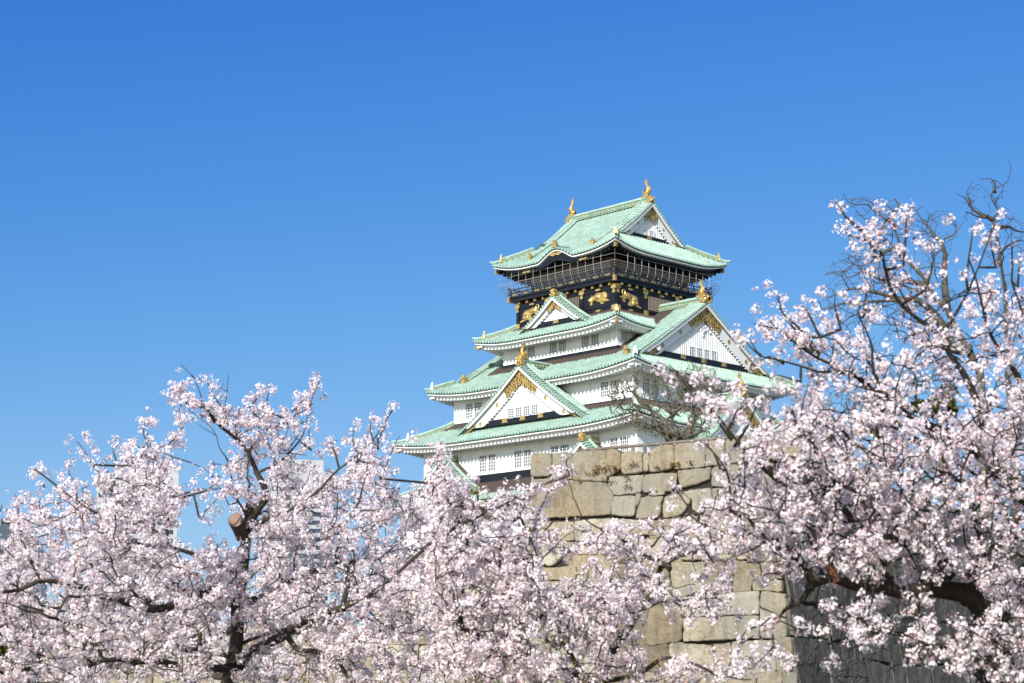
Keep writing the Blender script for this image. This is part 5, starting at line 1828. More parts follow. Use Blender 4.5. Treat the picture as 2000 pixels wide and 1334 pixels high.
# the two left-hand cherries
DA = 15.5
tA, rA, bA = cherry('cherry tree with a sawn-off stub on its trunk in full pale pink blossom', 41, [
    ([(452, 1340, DA), (460, 1260, DA), (466, 1190, DA), (470, 1130, DA), (474, 1075, DA), (480, 1040, DA), (486, 1005, DA), (494, 975, DA)], 0.085, 0.05),
    ([(478, 1045, DA), (500, 985, DA - .1), (516, 955, DA - .2), (508, 925, DA - .2), (488, 885, DA - .3), (452, 845, DA - .4), (425, 818, DA - .5), (395, 794, DA - .6), (371, 793, DA - .7)], 0.042, 0.009),
    ([(466, 1170, DA), (420, 1163, DA - .3), (370, 1164, DA - .6), (345, 1172, DA - .9), (300, 1190, DA - 1.2), (210, 1166, DA - 1.5), (165, 1144, DA - 1.7), (125, 1138, DA - 1.9), (82, 1138, DA - 2), (40, 1150, DA - 2.1), (-10, 1156, DA - 2.2)], 0.05, 0.018),
    ([(468, 1290, DA), (500, 1262, DA - .2), (545, 1240, DA - .4), (580, 1212, DA - .6), (620, 1203, DA - .8), (660, 1190, DA - 1), (745, 1144, DA - 1.3), (800, 1100, DA - 1.5), (840, 1060, DA - 1.6)], 0.06, 0.015),
    ([(478, 1040, DA), (520, 1015, DA - .5), (570, 990, DA - .8), (630, 960, DA - 1), (665, 925, DA - 1.1), (700, 885, DA - 1.2), (735, 852, DA - 1.3), (766, 802, DA - 1.4)], 0.022, 0.006),
    ([(470, 1120, DA), (400, 1085, DA - .6), (330, 1065, DA - .9), (270, 1060, DA - 1.1), (240, 1035, DA - 1.2), (180, 1000, DA - 1.3), (130, 960, DA - 1.4), (70, 915, DA - 1.5)], 0.03, 0.006),
    ([(330, 1065, DA - .9), (322, 1010, DA - .9), (305, 960, DA - 1), (298, 900, DA - 1), (288, 850, DA - 1), (284, 822, DA - 1)], 0.014, 0.005),
    ([(460, 1300, DA), (365, 1300, DA - .8), (320, 1290, DA - 1.2), (280, 1286, DA - 1.5), (230, 1291, DA - 1.8), (190, 1302, DA - 2), (140, 1318, DA - 2.2), (60, 1350, DA - 2.5)], 0.04, 0.016),
    ([(545, 1240, DA - .4), (575, 1265, DA - .9), (610, 1272, DA - 1.2), (645, 1287, DA - 1.5), (672, 1312, DA - 1.7), (695, 1345, DA - 1.9)], 0.028, 0.022),
    ([(660, 1190, DA - 1), (675, 1120, DA - 1), (655, 1095, DA - 1), (680, 1040, DA - .9), (690, 1005, DA - .8), (700, 950, DA - .8), (720, 900, DA - .8)], 0.022, 0.008),
    ([(508, 925, DA - .2), (560, 885, DA + .1), (590, 850, DA + .3), (600, 800, DA + .5), (620, 755, DA + .6)], 0.014, 0.005),
    ([(425, 818, DA - .5), (405, 785, DA - .4), (386, 761, DA - .4), (367, 730, DA - .4), (357, 708, DA - .4)], 0.008, 0.003),
    ([(372, 742, DA - .4), (364, 730, DA - .4)], 0.004, 0.002), ([(380, 752, DA - .4), (382, 738, DA - .4)], 0.004, 0.002),
    ([(452, 845, DA - .4), (436, 800, DA - .5), (441, 767, DA - .5), (450, 733, DA - .5)], 0.007, 0.003), ([(443, 762, DA - .5), (449, 750, DA - .5)], 0.004, 0.002),
    ([(480, 1010, DA), (455, 960, DA - .3), (450, 915, DA - .4), (430, 878, DA - .5), (425, 850, DA - .5), (400, 825, DA - .6), (367, 797, DA - .7)], 0.010, 0.003),
    ([(425, 850, DA - .5), (400, 835, DA - .5), (378, 812, DA - .6)], 0.005, 0.002), ([(452, 990, DA - .3), (430, 955, DA - .3), (410, 920, DA - .4)], 0.006, 0.003),
    ([(560, 885, DA + .1), (578, 860, DA), (590, 842, DA), (607, 808, DA)], 0.007, 0.003), ([(585, 850, DA), (575, 838, DA), (573, 830, DA)], 0.004, 0.002), ([(596, 830, DA), (588, 820, DA)], 0.004, 0.002),
    ([(488, 1180, DA), (560, 1140, DA + .6), (640, 1110, DA + 1.0), (760, 1080, DA + 1.3), (850, 1010, DA + 1.5)], 0.04, 0.01),
], [
    ([(0, 1065), (45, 1005), (95, 935), (135, 965), (170, 905), (230, 900), (285, 850), (320, 870), (340, 905), (360, 960), (330, 1040), (200, 1060), (0, 1075)], 128, DA - 2.6, DA - .2),
    ([(-60, 1080), (0, 1072), (200, 1040), (330, 1040), (400, 1080), (470, 1100), (470, 1180), (300, 1240), (-60, 1240)], 245, DA - 2.8, DA + .2),
    ([(-320, 1090), (-60, 1080), (-60, 1340), (-320, 1340)], 130, DA - 2.6, DA + .2),
    ([(0, 1200), (300, 1230), (440, 1200), (440, 1250), (370, 1340), (0, 1340)], 120, DA - 3.0, DA - .2),
    ([(355, 768), (400, 775), (440, 800), (480, 790), (560, 800), (618, 758), (600, 800), (575, 840), (540, 880), (500, 900), (460, 850), (400, 800)], 60, DA - .8, DA + .7),
    ([(400, 900), (460, 870), (500, 900), (560, 880), (620, 890), (660, 960), (600, 1020), (500, 1050), (455, 960)], 60, DA - .9, DA + .7),
    ([(500, 1030), (620, 950), (680, 870), (740, 885), (785, 925), (840, 970), (880, 1050), (860, 1150), (700, 1160), (500, 1160)], 240, DA - 1.8, DA + 1.6),
    ([(500, 1150), (860, 1120), (880, 1200), (850, 1340), (500, 1340), (520, 1250)], 170, DA - 2.4, DA + .6),
    ([(400, 1060), (545, 1060), (545, 1185), (400, 1185)], 48, DA - 1.5, DA - .4),
    ([(400, 1185), (520, 1185), (520, 1240), (400, 1240)], 12, DA - 1.3, DA - .6),
    ([(440, 1290), (520, 1280), (520, 1340), (440, 1340)], 8, DA - 1.4, DA - .8),
], [
    ([(240, 985), (200, 935), (168, 885), (154, 862)], 26, DA - 1.4), ([(180, 1000), (130, 965), (95, 940), (65, 915)], 30, DA - 1.5), ([(145, 1000), (150, 950), (133, 925), (132, 900)], 12, DA - 1.4),
    ([(40, 1050), (35, 1000), (32, 965)], 20, DA - 2), ([(0, 1020), (10, 985)], 6, DA - 2), ([(300, 900), (290, 860), (288, 815)], 16, DA - 1), ([(330, 870), (345, 850), (360, 835)], 16, DA - 1),
    ([(230, 910), (225, 885), (220, 875)], 10, DA - 1.1), ([(255, 905), (250, 880), (248, 868)], 14, DA - 1.1), ([(395, 790), (365, 770), (350, 752)], 26, DA - .7), ([(440, 800), (420, 775), (405, 745)], 8, DA - .5), ([(371, 793), (355, 780), (348, 805)], 10, DA - .7),
    ([(540, 830), (580, 795), (605, 765), (622, 752)], 34, DA + .6), ([(520, 800), (518, 775), (522, 765)], 10, DA + .3), ([(480, 800), (500, 780), (495, 768)], 12, DA + .1), ([(610, 880), (603, 850), (607, 832)], 14, DA),
    ([(735, 852), (752, 822), (768, 798)], 10, DA - 1.4), ([(700, 890), (690, 860), (693, 838)], 7, DA - 1.2), ([(650, 890), (645, 865), (655, 860)], 10, DA - 1.1), ([(740, 880), (720, 845), (728, 815)], 6, DA - 1.3), ([(690, 920), (715, 860), (715, 845)], 8, DA - 1.3),
    ([(400, 960), (415, 950), (430, 940)], 8, DA - .8), ([(390, 1010), (415, 985), (440, 960)], 16, DA - .8),
], foot=(-2.55, DA + 0.2), spacing=0.043, scale=0.84, small=0.4)

# sawn stub on the first tree
mb = MB()
p0 = at(474, 1048, DA - .02); p1 = at(460, 1016, DA - .35)
mb.tube(np.array([p0, (p0 + p1) / 2 + [0, 0, 0.005], p1]) - bA, [0.06, 0.06, 0.064], 12, 0, cap=False)
dirn = (p1 - p0) / np.linalg.norm(p1 - p0)
mb.tube(np.array([p1 - dirn * 0.002, p1 + dirn * 0.004]) - bA, [0.062, 0.06], 14, 1)
mb.build('sawn_stub', ['bark_pale', 'cut'], rA, smooth=False)['label'] = 'sawn-off branch stub with a pinkish cut face'

DB = 21.0
cherry('second cherry standing behind the left trunk, its blossom mostly in shade', 42, [
    ([(372, 1345, DB), (375, 1290, DB), (385, 1240, DB), (380, 1200, DB + .2), (400, 1150, DB + .4), (430, 1100, DB + .6)], 0.12, 0.04),
    ([(385, 1240, DB), (330, 1200, DB + .5), (250, 1160, DB + 1), (150, 1150, DB + 1.3), (40, 1120, DB + 1.5)], 0.06, 0.015),
    ([(380, 1270, DB), (450, 1230, DB + .6), (540, 1180, DB + 1), (640, 1150, DB + 1.4), (740, 1120, DB + 1.8)], 0.06, 0.015),
    ([(375, 1300, DB), (300, 1290, DB - .4), (200, 1270, DB - .6), (80, 1290, DB - .8)], 0.05, 0.015),
    ([(376, 1310, DB), (460, 1320, DB - .4), (560, 1300, DB - .6), (700, 1260, DB - .6)], 0.05, 0.015),
], [
    ([(0, 1060), (300, 1050), (460, 1100), (760, 1080), (860, 1100), (860, 1240), (0, 1240)], 330, DB - 1.5, DB + 2.0),
    ([(0, 1230), (860, 1230), (860, 1345), (0, 1345)], 150, DB - 1.5, DB + 1.5),
], foot=(-3.75, DB + .2), spacing=0.075, keep=0.9, scale=1.05, alpha=0.2)

# middle cherries in front of the wall
DM = 14.5
tM, rM, bM = cherry('cherry tree before the tan wall whose forked bough crosses the stones', 43, [
    ([(1150, 1350, DM), (1165, 1322, DM), (1185, 1290, DM - .1), (1212, 1252, DM - .2), (1240, 1205, DM - .3), (1266, 1165, DM - .4), (1290, 1132, DM - .5), (1310, 1106, DM - .6), (1345, 1082, DM - .7), (1385, 1062, DM - .8), (1420, 1030, DM - .9)], 0.075, 0.012),
    ([(1306, 1110, DM - .6), (1285, 1092, DM - .6), (1255, 1076, DM - .7), (1215, 1062, DM - .8), (1170, 1040, DM - .9), (1130, 1008, DM - 1)], 0.026, 0.006),
    ([(1255, 1076, DM - .7), (1275, 1065, DM - .8), (1290, 1054, DM - .9)], 0.014, 0.008),
    ([(1255, 1185, DM - .35), (1290, 1173, DM - .6), (1340, 1167, DM - .9), (1400, 1163, DM - 1.1)], 0.018, 0.006),
    ([(1155, 1340, DM), (1090, 1310, DM - .4), (1020, 1290, DM - .7), (960, 1250, DM - 1), (900, 1230, DM - 1.3), (850, 1180, DM - 1.4)], 0.06, 0.012),
    ([(1020, 1290, DM - .7), (1018, 1240, DM - .7), (1060, 1190, DM - .6), (1100, 1180, DM - .5)], 0.034, 0.008),
    ([(1018, 1240, DM - .7), (985, 1200, DM - .9), (975, 1140, DM - 1), (970, 1080, DM - 1.1), (990, 1020, DM - 1.2), (1010, 990, DM - 1.2)], 0.028, 0.006),
    ([(900, 1230, DM - 1.3), (880, 1150, DM - 1.2), (870, 1060, DM - 1.2), (905, 1020, DM - 1.1), (985, 985, DM - 1), (1050, 955, DM - .9), (1090, 940, DM - .9)], 0.03, 0.006),
    ([(905, 1060, DM - 1.1), (880, 980, DM - 1.1), (868, 940, DM - 1.1), (861, 905, DM - 1.1)], 0.016, 0.006),
    ([(1160, 1330, DM), (1230, 1320, DM - .5), (1310, 1285, DM - .9), (1400, 1320, DM - 1.2)], 0.03, 0.012),
    ([(1150, 1335, DM), (1105, 1260, DM - .3), (1080, 1180, DM - .5), (1060, 1100, DM - .6), (1040, 1060, DM - .7)], 0.03, 0.006),
], [
    ([(845, 945), (872, 905), (895, 935), (930, 975), (940, 1100), (880, 1150), (830, 1100)], 110, DM - 2, DM - .4),
    ([(930, 985), (1010, 965), (1060, 985), (1060, 1060), (940, 1100)], 55, DM - 1.8, DM - .2),
    ([(850, 1080), (1050, 1080), (1060, 1160), (850, 1200)], 110, DM - 2, DM),
    ([(850, 1180), (1060, 1140), (1200, 1130), (1240, 1180), (1190, 1260), (850, 1290)], 230, DM - 2.2, DM),
    ([(850, 1260), (1020, 1250), (1150, 1300), (1150, 1345), (850, 1345)], 120, DM - 2.2, DM - .4),
    ([(1060, 1010), (1120, 1000), (1180, 1060), (1150, 1110), (1070, 1080)], 14, DM - 1.4, DM - .5),
    ([(1150, 1030), (1260, 1020), (1400, 1000), (1400, 1090), (1300, 1100), (1180, 1100)], 48, DM - 1.6, DM - .4),
    ([(1130, 1100), (1300, 1090), (1330, 1170), (1200, 1210), (1130, 1180)], 50, DM - 1.5, DM - .2),
    ([(1300, 1130), (1420, 1100), (1430, 1200), (1340, 1230), (1280, 1200)], 20, DM - 1.6, DM - .6),
    ([(1140, 1230), (1240, 1210), (1260, 1300), (1150, 1310)], 22, DM - 1.4, DM - .6),
    ([(1180, 1290), (1420, 1290), (1420, 1340), (1180, 1340)], 22, DM - 1.6, DM - .8),
    ([(1085, 900), (1110, 900), (1110, 950), (1060, 950)], 5, DM - 1, DM - .8),
], [
    ([(868, 980), (862, 940), (856, 912), (862, 888)], 34, DM - 1.1), ([(905, 985), (910, 965), (920, 945)], 12, DM - 1.1), ([(1050, 955), (1070, 945), (1085, 935), (1110, 925)], 14, DM - .9), ([(960, 985), (975, 965), (985, 950)], 12, DM - 1), ([(1000, 980), (1030, 965), (1050, 962)], 14, DM - 1),
    ([(745, 935), (765, 890), (786, 853)], 16, DM - 1.5), ([(1110, 930), (1108, 905), (1112, 895)], 6, DM - .9),
], foot=(0.75, DM + .3), spacing=0.047, small=0.42, scale=0.84)

rg = np.random.default_rng(77)
S = []
for px, py, n, sp in ((938, 980, 16, 6), (946, 1000, 14, 7), (1008, 978, 10, 5), (930, 962, 10, 5), (1100, 1255, 26, 14), (1118, 1232, 16, 9), (1135, 1300, 24, 14), (1165, 1330, 20, 12), (1080, 1300, 12, 10), (905, 1015, 10, 8), (1590, 1165, 0, 4)):
    for _ in range(n):
        S.append(at(px + rg.normal(0, sp), py + rg.normal(0, sp), DM - rg.uniform(0.2, 1.3)))
leaves(np.array(S), rg, 0.055, [(0.20, 0.21, 0.035), (0.15, 0.17, 0.03), (0.24, 0.20, 0.05)], 'young_leaves', rM, bM)

# the big right-hand cherry
DR = 11.0
tR, rR, bR = cherry('large cherry with a heavy dark low bough, filling the right side of the view', 44, [
    ([(1925, 1350, DR), (1930, 1310, DR), (1938, 1270, DR), (1955, 1225, DR), (1985, 1165, DR + .1), (2030, 1110, DR + .2), (2100, 1000, DR + .3)], 0.11, 0.07),
    ([(1945, 1250, DR), (1925, 1215, DR - .1), (1890, 1170, DR - .2), (1850, 1155, DR - .3), (1800, 1165, DR - .4), (1750, 1168, DR - .5), (1700, 1152, DR - .6), (1660, 1135, DR - .7), (1625, 1138, DR - .8), (1585, 1141, DR - .9)], 0.085, 0.028),
    ([(1585, 1141, DR - .9), (1572, 1110, DR - .9), (1550, 1080, DR - 1), (1512, 1062, DR - 1), (1490, 1045, DR - 1.05), (1455, 1010, DR - 1.1), (1432, 985, DR - 1.1), (1424, 940, DR - 1.1), (1412, 895, DR - 1.1), (1395, 860, DR - 1.1)], 0.028, 0.005),
    ([(1512, 1062, DR - 1), (1470, 1042, DR - 1.1), (1420, 1040, DR - 1.2), (1385, 1030, DR - 1.3), (1350, 1000, DR - 1.3)], 0.012, 0.005),
    ([(1583, 1142, DR - .9), (1555, 1168, DR - .9), (1530, 1192, DR - .9), (1520, 1220, DR - .9)], 0.02, 0.01),
    ([(1815, 1150, DR - .4), (1835, 1105, DR - .3), (1815, 1080, DR - .3), (1760, 1055, DR - .4), (1715, 1050, DR - .5), (1680, 1030, DR - .6), (1650, 1000, DR - .7), (1620, 968, DR - .8), (1600, 930, DR - .9), (1585, 880, DR - .9), (1560, 840, DR - 1), (1545, 810, DR - 1)], 0.05, 0.007),
    ([(1620, 968, DR - .8), (1640, 920, DR - .7), (1662, 870, DR - .6), (1670, 820, DR - .6)], 0.014, 0.005),
    ([(2060, 1050, DR + .2), (1990, 960, DR), (1940, 900, DR - .1), (1880, 850, DR - .2), (1835, 838, DR - .3), (1790, 815, DR - .4), (1740, 790, DR - .5), (1690, 755, DR - .6), (1640, 715, DR - .7), (1590, 690, DR - .8), (1530, 655, DR - .9), (1485, 632, DR - .9)], 0.055, 0.005),
    ([(1740, 790, DR - .5), (1710, 720, DR - .5), (1700, 670, DR - .5), (1680, 620, DR - .5), (1675, 585, DR - .5)], 0.013, 0.005),
    ([(1690, 755, DR - .6), (1640, 730, DR - .8), (1590, 725, DR - 1), (1530, 705, DR - 1.1), (1480, 690, DR - 1.2), (1448, 662, DR - 1.2)], 0.012, 0.004),
    ([(1590, 690, DR - .8), (1545, 640, DR - .9), (1525, 605, DR - .9), (1515, 570, DR - .9)], 0.010, 0.004),
    ([(2030, 1110, DR + .2), (2010, 900, DR), (2005, 800, DR - .1), (1985, 730, DR - .2), (1960, 690, DR - .3), (1930, 620, DR - .4), (1905, 560, DR - .5), (1890, 500, DR - .5)], 0.04, 0.006),
    ([(1940, 900, DR - .1), (1900, 760, DR - .2), (1830, 660, DR - .3), (1790, 620, DR - .4), (1750, 560, DR - .5), (1715, 500, DR - .6), (1680, 450, DR - .6), (1650, 420, DR - .7), (1632, 395, DR - .7)], 0.026, 0.004),
    ([(1830, 660, DR - .3), (1870, 600, DR - .3), (1900, 520, DR - .4), (1930, 450, DR - .4)], 0.014, 0.005),
    ([(2005, 800, DR - .1), (2010, 640, DR), (1985, 540, DR), (1975, 480, DR)], 0.02, 0.006),
    ([(1890, 1170, DR - .2), (1905, 1110, DR - .4), (1915, 1060, DR - .5), (1905, 1000, DR - .6), (1880, 930, DR - .7)], 0.035, 0.01),
    ([(1905, 1105, DR - .4), (1945, 1065, DR - .4), (1980, 1052, DR - .4), (2020, 1060, DR - .3)], 0.02, 0.01),
    ([(1545, 960, DR - 1), (1480, 900, DR - 1.2), (1430, 860, DR - 1.3), (1380, 800, DR - 1.4), (1345, 760, DR - 1.4), (1300, 715, DR - 1.5)], 0.012, 0.004),
    ([(1700, 1152, DR - .6), (1690, 1210, DR - 1), (1720, 1260, DR - 1.2), (1790, 1290, DR - 1.3)], 0.012, 0.004),
    ([(1930, 1300, DR), (1860, 1260, DR - .6), (1800, 1250, DR - .9), (1760, 1240, DR - 1.1)], 0.018, 0.006),
    ([(1932, 1310, DR), (1960, 1330, DR - .4), (2000, 1330, DR - .6)], 0.02, 0.01),
    ([(1520, 1220, DR - .9), (1515, 1260, DR - 1), (1530, 1290, DR - 1)], 0.010, 0.004),
], [
    ([(1430, 880), (1490, 840), (1560, 800), (1600, 850), (1590, 960), (1520, 1040), (1440, 1000)], 95, DR - 1.9, DR - .4),
    ([(1400, 940), (1440, 920), (1480, 1000), (1400, 1010), (1360, 1000)], 26, DR - 1.8, DR - .9),
    ([(1530, 650), (1580, 640), (1640, 650), (1720, 700), (1760, 800), (1680, 830), (1600, 770), (1560, 700)], 42, DR - 1.4, DR - .2),
    ([(1560, 800), (1760, 800), (1850, 860), (1830, 1000), (1640, 980), (1580, 900)], 170, DR - 1.6, DR + .2),
    ([(1690, 560), (1780, 600), (1840, 650), (1900, 760), (1850, 850), (1740, 780), (1680, 680)], 46, DR - 1.0, DR + .3),
    ([(1700, 470), (1760, 510), (1800, 560), (1860, 640), (1800, 640), (1740, 570)], 10, DR - .9, DR - .2),
    ([(1820, 620), (1900, 540), (1960, 560), (2005, 560), (2005, 800), (1900, 780)], 52, DR - .9, DR + .4),
    ([(1850, 800), (2005, 780), (2005, 1100), (1850, 1040)], 180, DR - 1.2, DR + .4),
    ([(1470, 1010), (1640, 970), (1830, 990), (1850, 1090), (1750, 1060), (1680, 1120), (1590, 1120), (1500, 1060)], 150, DR - 1.5, DR),
    ([(1360, 1040), (1480, 1020), (1560, 1100), (1560, 1150), (1480, 1140), (1380, 1100)], 30, DR - 1.7, DR - .8),
    ([(1850, 1080), (2005, 1090), (2005, 1200), (1960, 1210), (1900, 1150)], 60, DR - 1.0, DR),
    ([(2005, 640), (2180, 700), (2260, 900), (2240, 1250), (2005, 1250)], 150, DR - 1.0, DR + .6),
    ([(1660, 1050), (1860, 1050), (1890, 1130), (1690, 1115)], 60, DR - 1.0, DR + .2),
    ([(1600, 1160), (1760, 1180), (1880, 1180), (1900, 1240), (1780, 1260), (1640, 1220)], 24, DR - 1.4, DR - .6),
    ([(1860, 1220), (2005, 1200), (2005, 1345), (1860, 1345)], 46, DR - 1.2, DR - .1),
    ([(1440, 1200), (1620, 1200), (1800, 1260), (1860, 1330), (1700, 1300), (1520, 1290), (1430, 1290)], 15, DR - 1.7, DR - .8),
    ([(1400, 1290), (1480, 1280), (1500, 1340), (1400, 1340)], 8, DR - 1.7, DR - 1.2),
], [
    ([(1715, 505, ), (1685, 455), (1655, 425), (1633, 396)], 18, DR - .7), ([(1700, 500), (1720, 445), (1735, 425)], 13, DR - .7), ([(1760, 520), (1770, 455), (1768, 425)], 13, DR - .6), ([(1720, 480), (1660, 460), (1648, 452)], 7, DR - .7),
    ([(1810, 560), (1825, 500), (1815, 460)], 10, DR - .5), ([(1890, 540), (1900, 470), (1902, 455)], 7, DR - .4), ([(1945, 520), (1935, 450), (1955, 425)], 9, DR - .3), ([(1985, 560), (1990, 490)], 7, DR),
    ([(1590, 690), (1545, 640), (1522, 600), (1514, 565)], 11, DR - .9), ([(1585, 690), (1530, 655), (1500, 638), (1476, 630)], 27, DR - .9), ([(1600, 660), (1575, 610), (1565, 600)], 13, DR - .9), ([(1640, 650), (1630, 600), (1632, 575)], 10, DR - .8), ([(1680, 620), (1690, 570), (1695, 560)], 10, DR - .6),
    ([(1480, 690), (1455, 670), (1448, 655)], 4, DR - 1.2), ([(1530, 705), (1500, 690), (1475, 700)], 5, DR - 1.1), ([(1560, 745), (1530, 735), (1510, 735)], 10, DR - 1.1),
    ([(1430, 860), (1385, 800), (1350, 765), (1320, 730), (1290, 708)], 24, DR - 1.4), ([(1385, 800), (1400, 780), (1420, 770)], 10, DR - 1.4), ([(1420, 840), (1440, 800), (1460, 790)], 16, DR - 1.3), ([(1440, 870), (1470, 820), (1490, 780)], 15, DR - 1.2), ([(1345, 765), (1360, 745), (1350, 740)], 9, DR - 1.4),
    ([(1410, 920), (1395, 880), (1370, 860)], 5, DR - 1.2), ([(1360, 1010), (1330, 985), (1310, 955)], 7, DR - 1.3), ([(1560, 850), (1565, 800), (1580, 760)], 19, DR - 1),
], foot=(3.05, DR + .2), spacing=0.052, small=0.48, rmax=0.009, scale=0.78, mats='bark_dark')
# torn red-brown stub on the low bough
mb = MB()
P = np.array([at(1632, 1135, DR - .8), at(1622, 1110, DR - .82), at(1612, 1085, DR - .85), at(1603, 1060, DR - .88)])
mb.tube(P - bR, [0.03, 0.026, 0.022, 0.008], 8, 0)
mb.build('broken_branch', 'red_wood', rR)['label'] = 'torn red-brown branch stub'

# ---- bare trees on the terrace
def bare(label, seed, limbs, polys, mats, foot=None, step=0.35, seg=0.4, tip=0.0075, alpha=0.35, thick=1.0, bend=0.07):
    t = Tree(seed, step)
    for k, (pts, r0, r1) in enumerate(limbs):
        if k == 0:
            W = np.array([at(*p) for p in pts])
            if foot is not None:
                W = np.vstack([[W[0][0] + foot[0], W[0][1], HT - 0.4], W])
            t.limb_w(W, r0, r1, False, 0.03)
        else:
            t.limb_px(pts, r0, r1, True, 0.03)
    tg = px_targets(polys, t.rg)
    order = t.rg.permutation(len(tg))
    k = len(tg) // 3
    t.reach(tg[order[:k]], bend=bend, up=-0.05, alpha=alpha, seg=seg, wob=seg * 0.07)
    t.reach(tg[order[k:]], bend=bend, up=-0.05, alpha=alpha * 0.6, seg=seg * 0.7, wob=seg * 0.08)
    t.finish(tip, 2.9, thick)
    base = np.array([t.pos[0][0], t.pos[0][1], t.pos[0][2]])
    root = empty('bare_tree', base)
    tag(root, label, 'bare tree', 'leafless trees on the terrace')
    t.wood(mats, 'trunk', root, base)
    return root

def z5r(pts, d, dd=0.0):
    return [(1400 + x / 3.3333, 300 + y / 3.3333, d + dd * i) for i, (x, y) in enumerate(pts)]
D1 = 62.0
bare('leafless spreading tree with arching grey limbs behind the right cherry', 51, [
    (z5r([(1720, 1480), (1690, 1380), (1640, 1280), (1560, 1130), (1500, 1000), (1430, 930), (1370, 850), (1300, 760), (1230, 680), (1190, 600), (1165, 500), (1170, 400), (1180, 340), (1160, 290)], D1), 0.29, 0.03),
    (z5r([(1640, 1290), (1520, 1250), (1480, 1130), (1420, 1050), (1340, 980), (1250, 945), (1180, 960), (1080, 965), (960, 975), (820, 990), (700, 1040)], D1, -.15), 0.24, 0.02),
    (z5r([(1250, 945), (1130, 910), (1020, 890), (900, 870), (820, 900), (700, 930)], D1 - .8, -.2), 0.12, 0.015),
    (z5r([(1370, 850), (1310, 840), (1200, 825), (1080, 800), (1000, 770), (900, 800), (800, 830)], D1, .2), 0.12, 0.015),
    (z5r([(1190, 620), (1100, 640), (1020, 710), (960, 740), (850, 720)], D1, .2), 0.08, 0.015),
    (z5r([(1500, 980), (1485, 860), (1480, 760), (1480, 640), (1440, 540), (1380, 480), (1320, 420), (1310, 370), (1340, 330)], D1, .2), 0.14, 0.018),
    (z5r([(1480, 640), (1490, 550), (1560, 520), (1615, 445)], D1 + .5, .1), 0.06, 0.012),
    (z5r([(1230, 680), (1140, 600), (1060, 620), (960, 660)], D1, -.3), 0.06, 0.014),
    (z5r([(1165, 480), (1080, 420), (1000, 350), (950, 325), (870, 310), (830, 270)], D1, -.2), 0.05, 0.012),
    (z5r([(1560, 1260), (1480, 1250), (1380, 1220), (1290, 1210), (1190, 1200)], D1, -.3), 0.13, 0.03),
    (z5r([(1190, 480), (1000, 450), (900, 360)], D1, -.3), 0.04, 0.012),
    (z5r([(1430, 930), (1330, 900), (1230, 870), (1130, 850), (1040, 830), (1010, 760)], D1, .3), 0.06, 0.014),
], [
    ([(1610, 520), (1650, 490), (1750, 480), (1760, 560), (1720, 620), (1620, 640), (1595, 590)], 323, D1 - 2.5, D1 + 2.5),
    ([(1640, 385), (1700, 380), (1780, 400), (1860, 400), (1880, 470), (1800, 480), (1700, 470)], 204, D1 - 2, D1 + 2.5),
    ([(1600, 620), (1750, 590), (1860, 560), (1880, 760), (1640, 800)], 391, D1 - 2.5, D1 + 2.5),
    ([(1660, 480), (1750, 470), (1860, 480), (1870, 600), (1700, 600)], 187, D1 - 2, D1 + 2),
], 'bark_pale', foot=(0, 0))
D2 = 58.0
bare('tall dark leafless tree at the right edge with one twisting leader', 52, [
    (z5r([(1900, 1500), (1890, 1150), (1870, 900), (1858, 820), (1842, 640), (1830, 520), (1810, 440), (1832, 380), (1790, 290), (1825, 232), (1890, 200), (1915, 110), (1908, 45)], D2), 0.17, 0.01),
    (z5r([(1810, 440), (1720, 380), (1640, 320), (1600, 290), (1555, 255)], D2, .2), 0.08, 0.012),
    (z5r([(1840, 490), (1900, 480), (1950, 500), (2010, 530)], D2, .2), 0.07, 0.02),
    (z5r([(1822, 235), (1800, 180), (1745, 160), (1710, 150)], D2, .1), 0.04, 0.01),
    (z5r([(1740, 430), (1680, 410), (1610, 398)], D2, -.1), 0.05, 0.018),
    (z5r([(1640, 320), (1640, 250), (1660, 185)], D2 + .4, .1), 0.03, 0.01),
    (z5r([(1845, 700), (1900, 600), (1960, 560), (2010, 570)], D2, .2), 0.06, 0.015),
], [
    ([(1865, 380), (1905, 350), (1960, 345), (1980, 400), (1990, 460), (1940, 480), (1880, 440)], 84, D2 - 1.5, D2 + 1.5),
    ([(1900, 470), (2005, 430), (2005, 520), (1960, 560)], 53, D2 - 1.5, D2 + 1.5),
    ([(1900, 560), (2005, 540), (2005, 640), (1960, 700)], 30, D2 - 1.5, D2 + 1.5),
], 'bark', foot=(0, 0), tip=0.007)
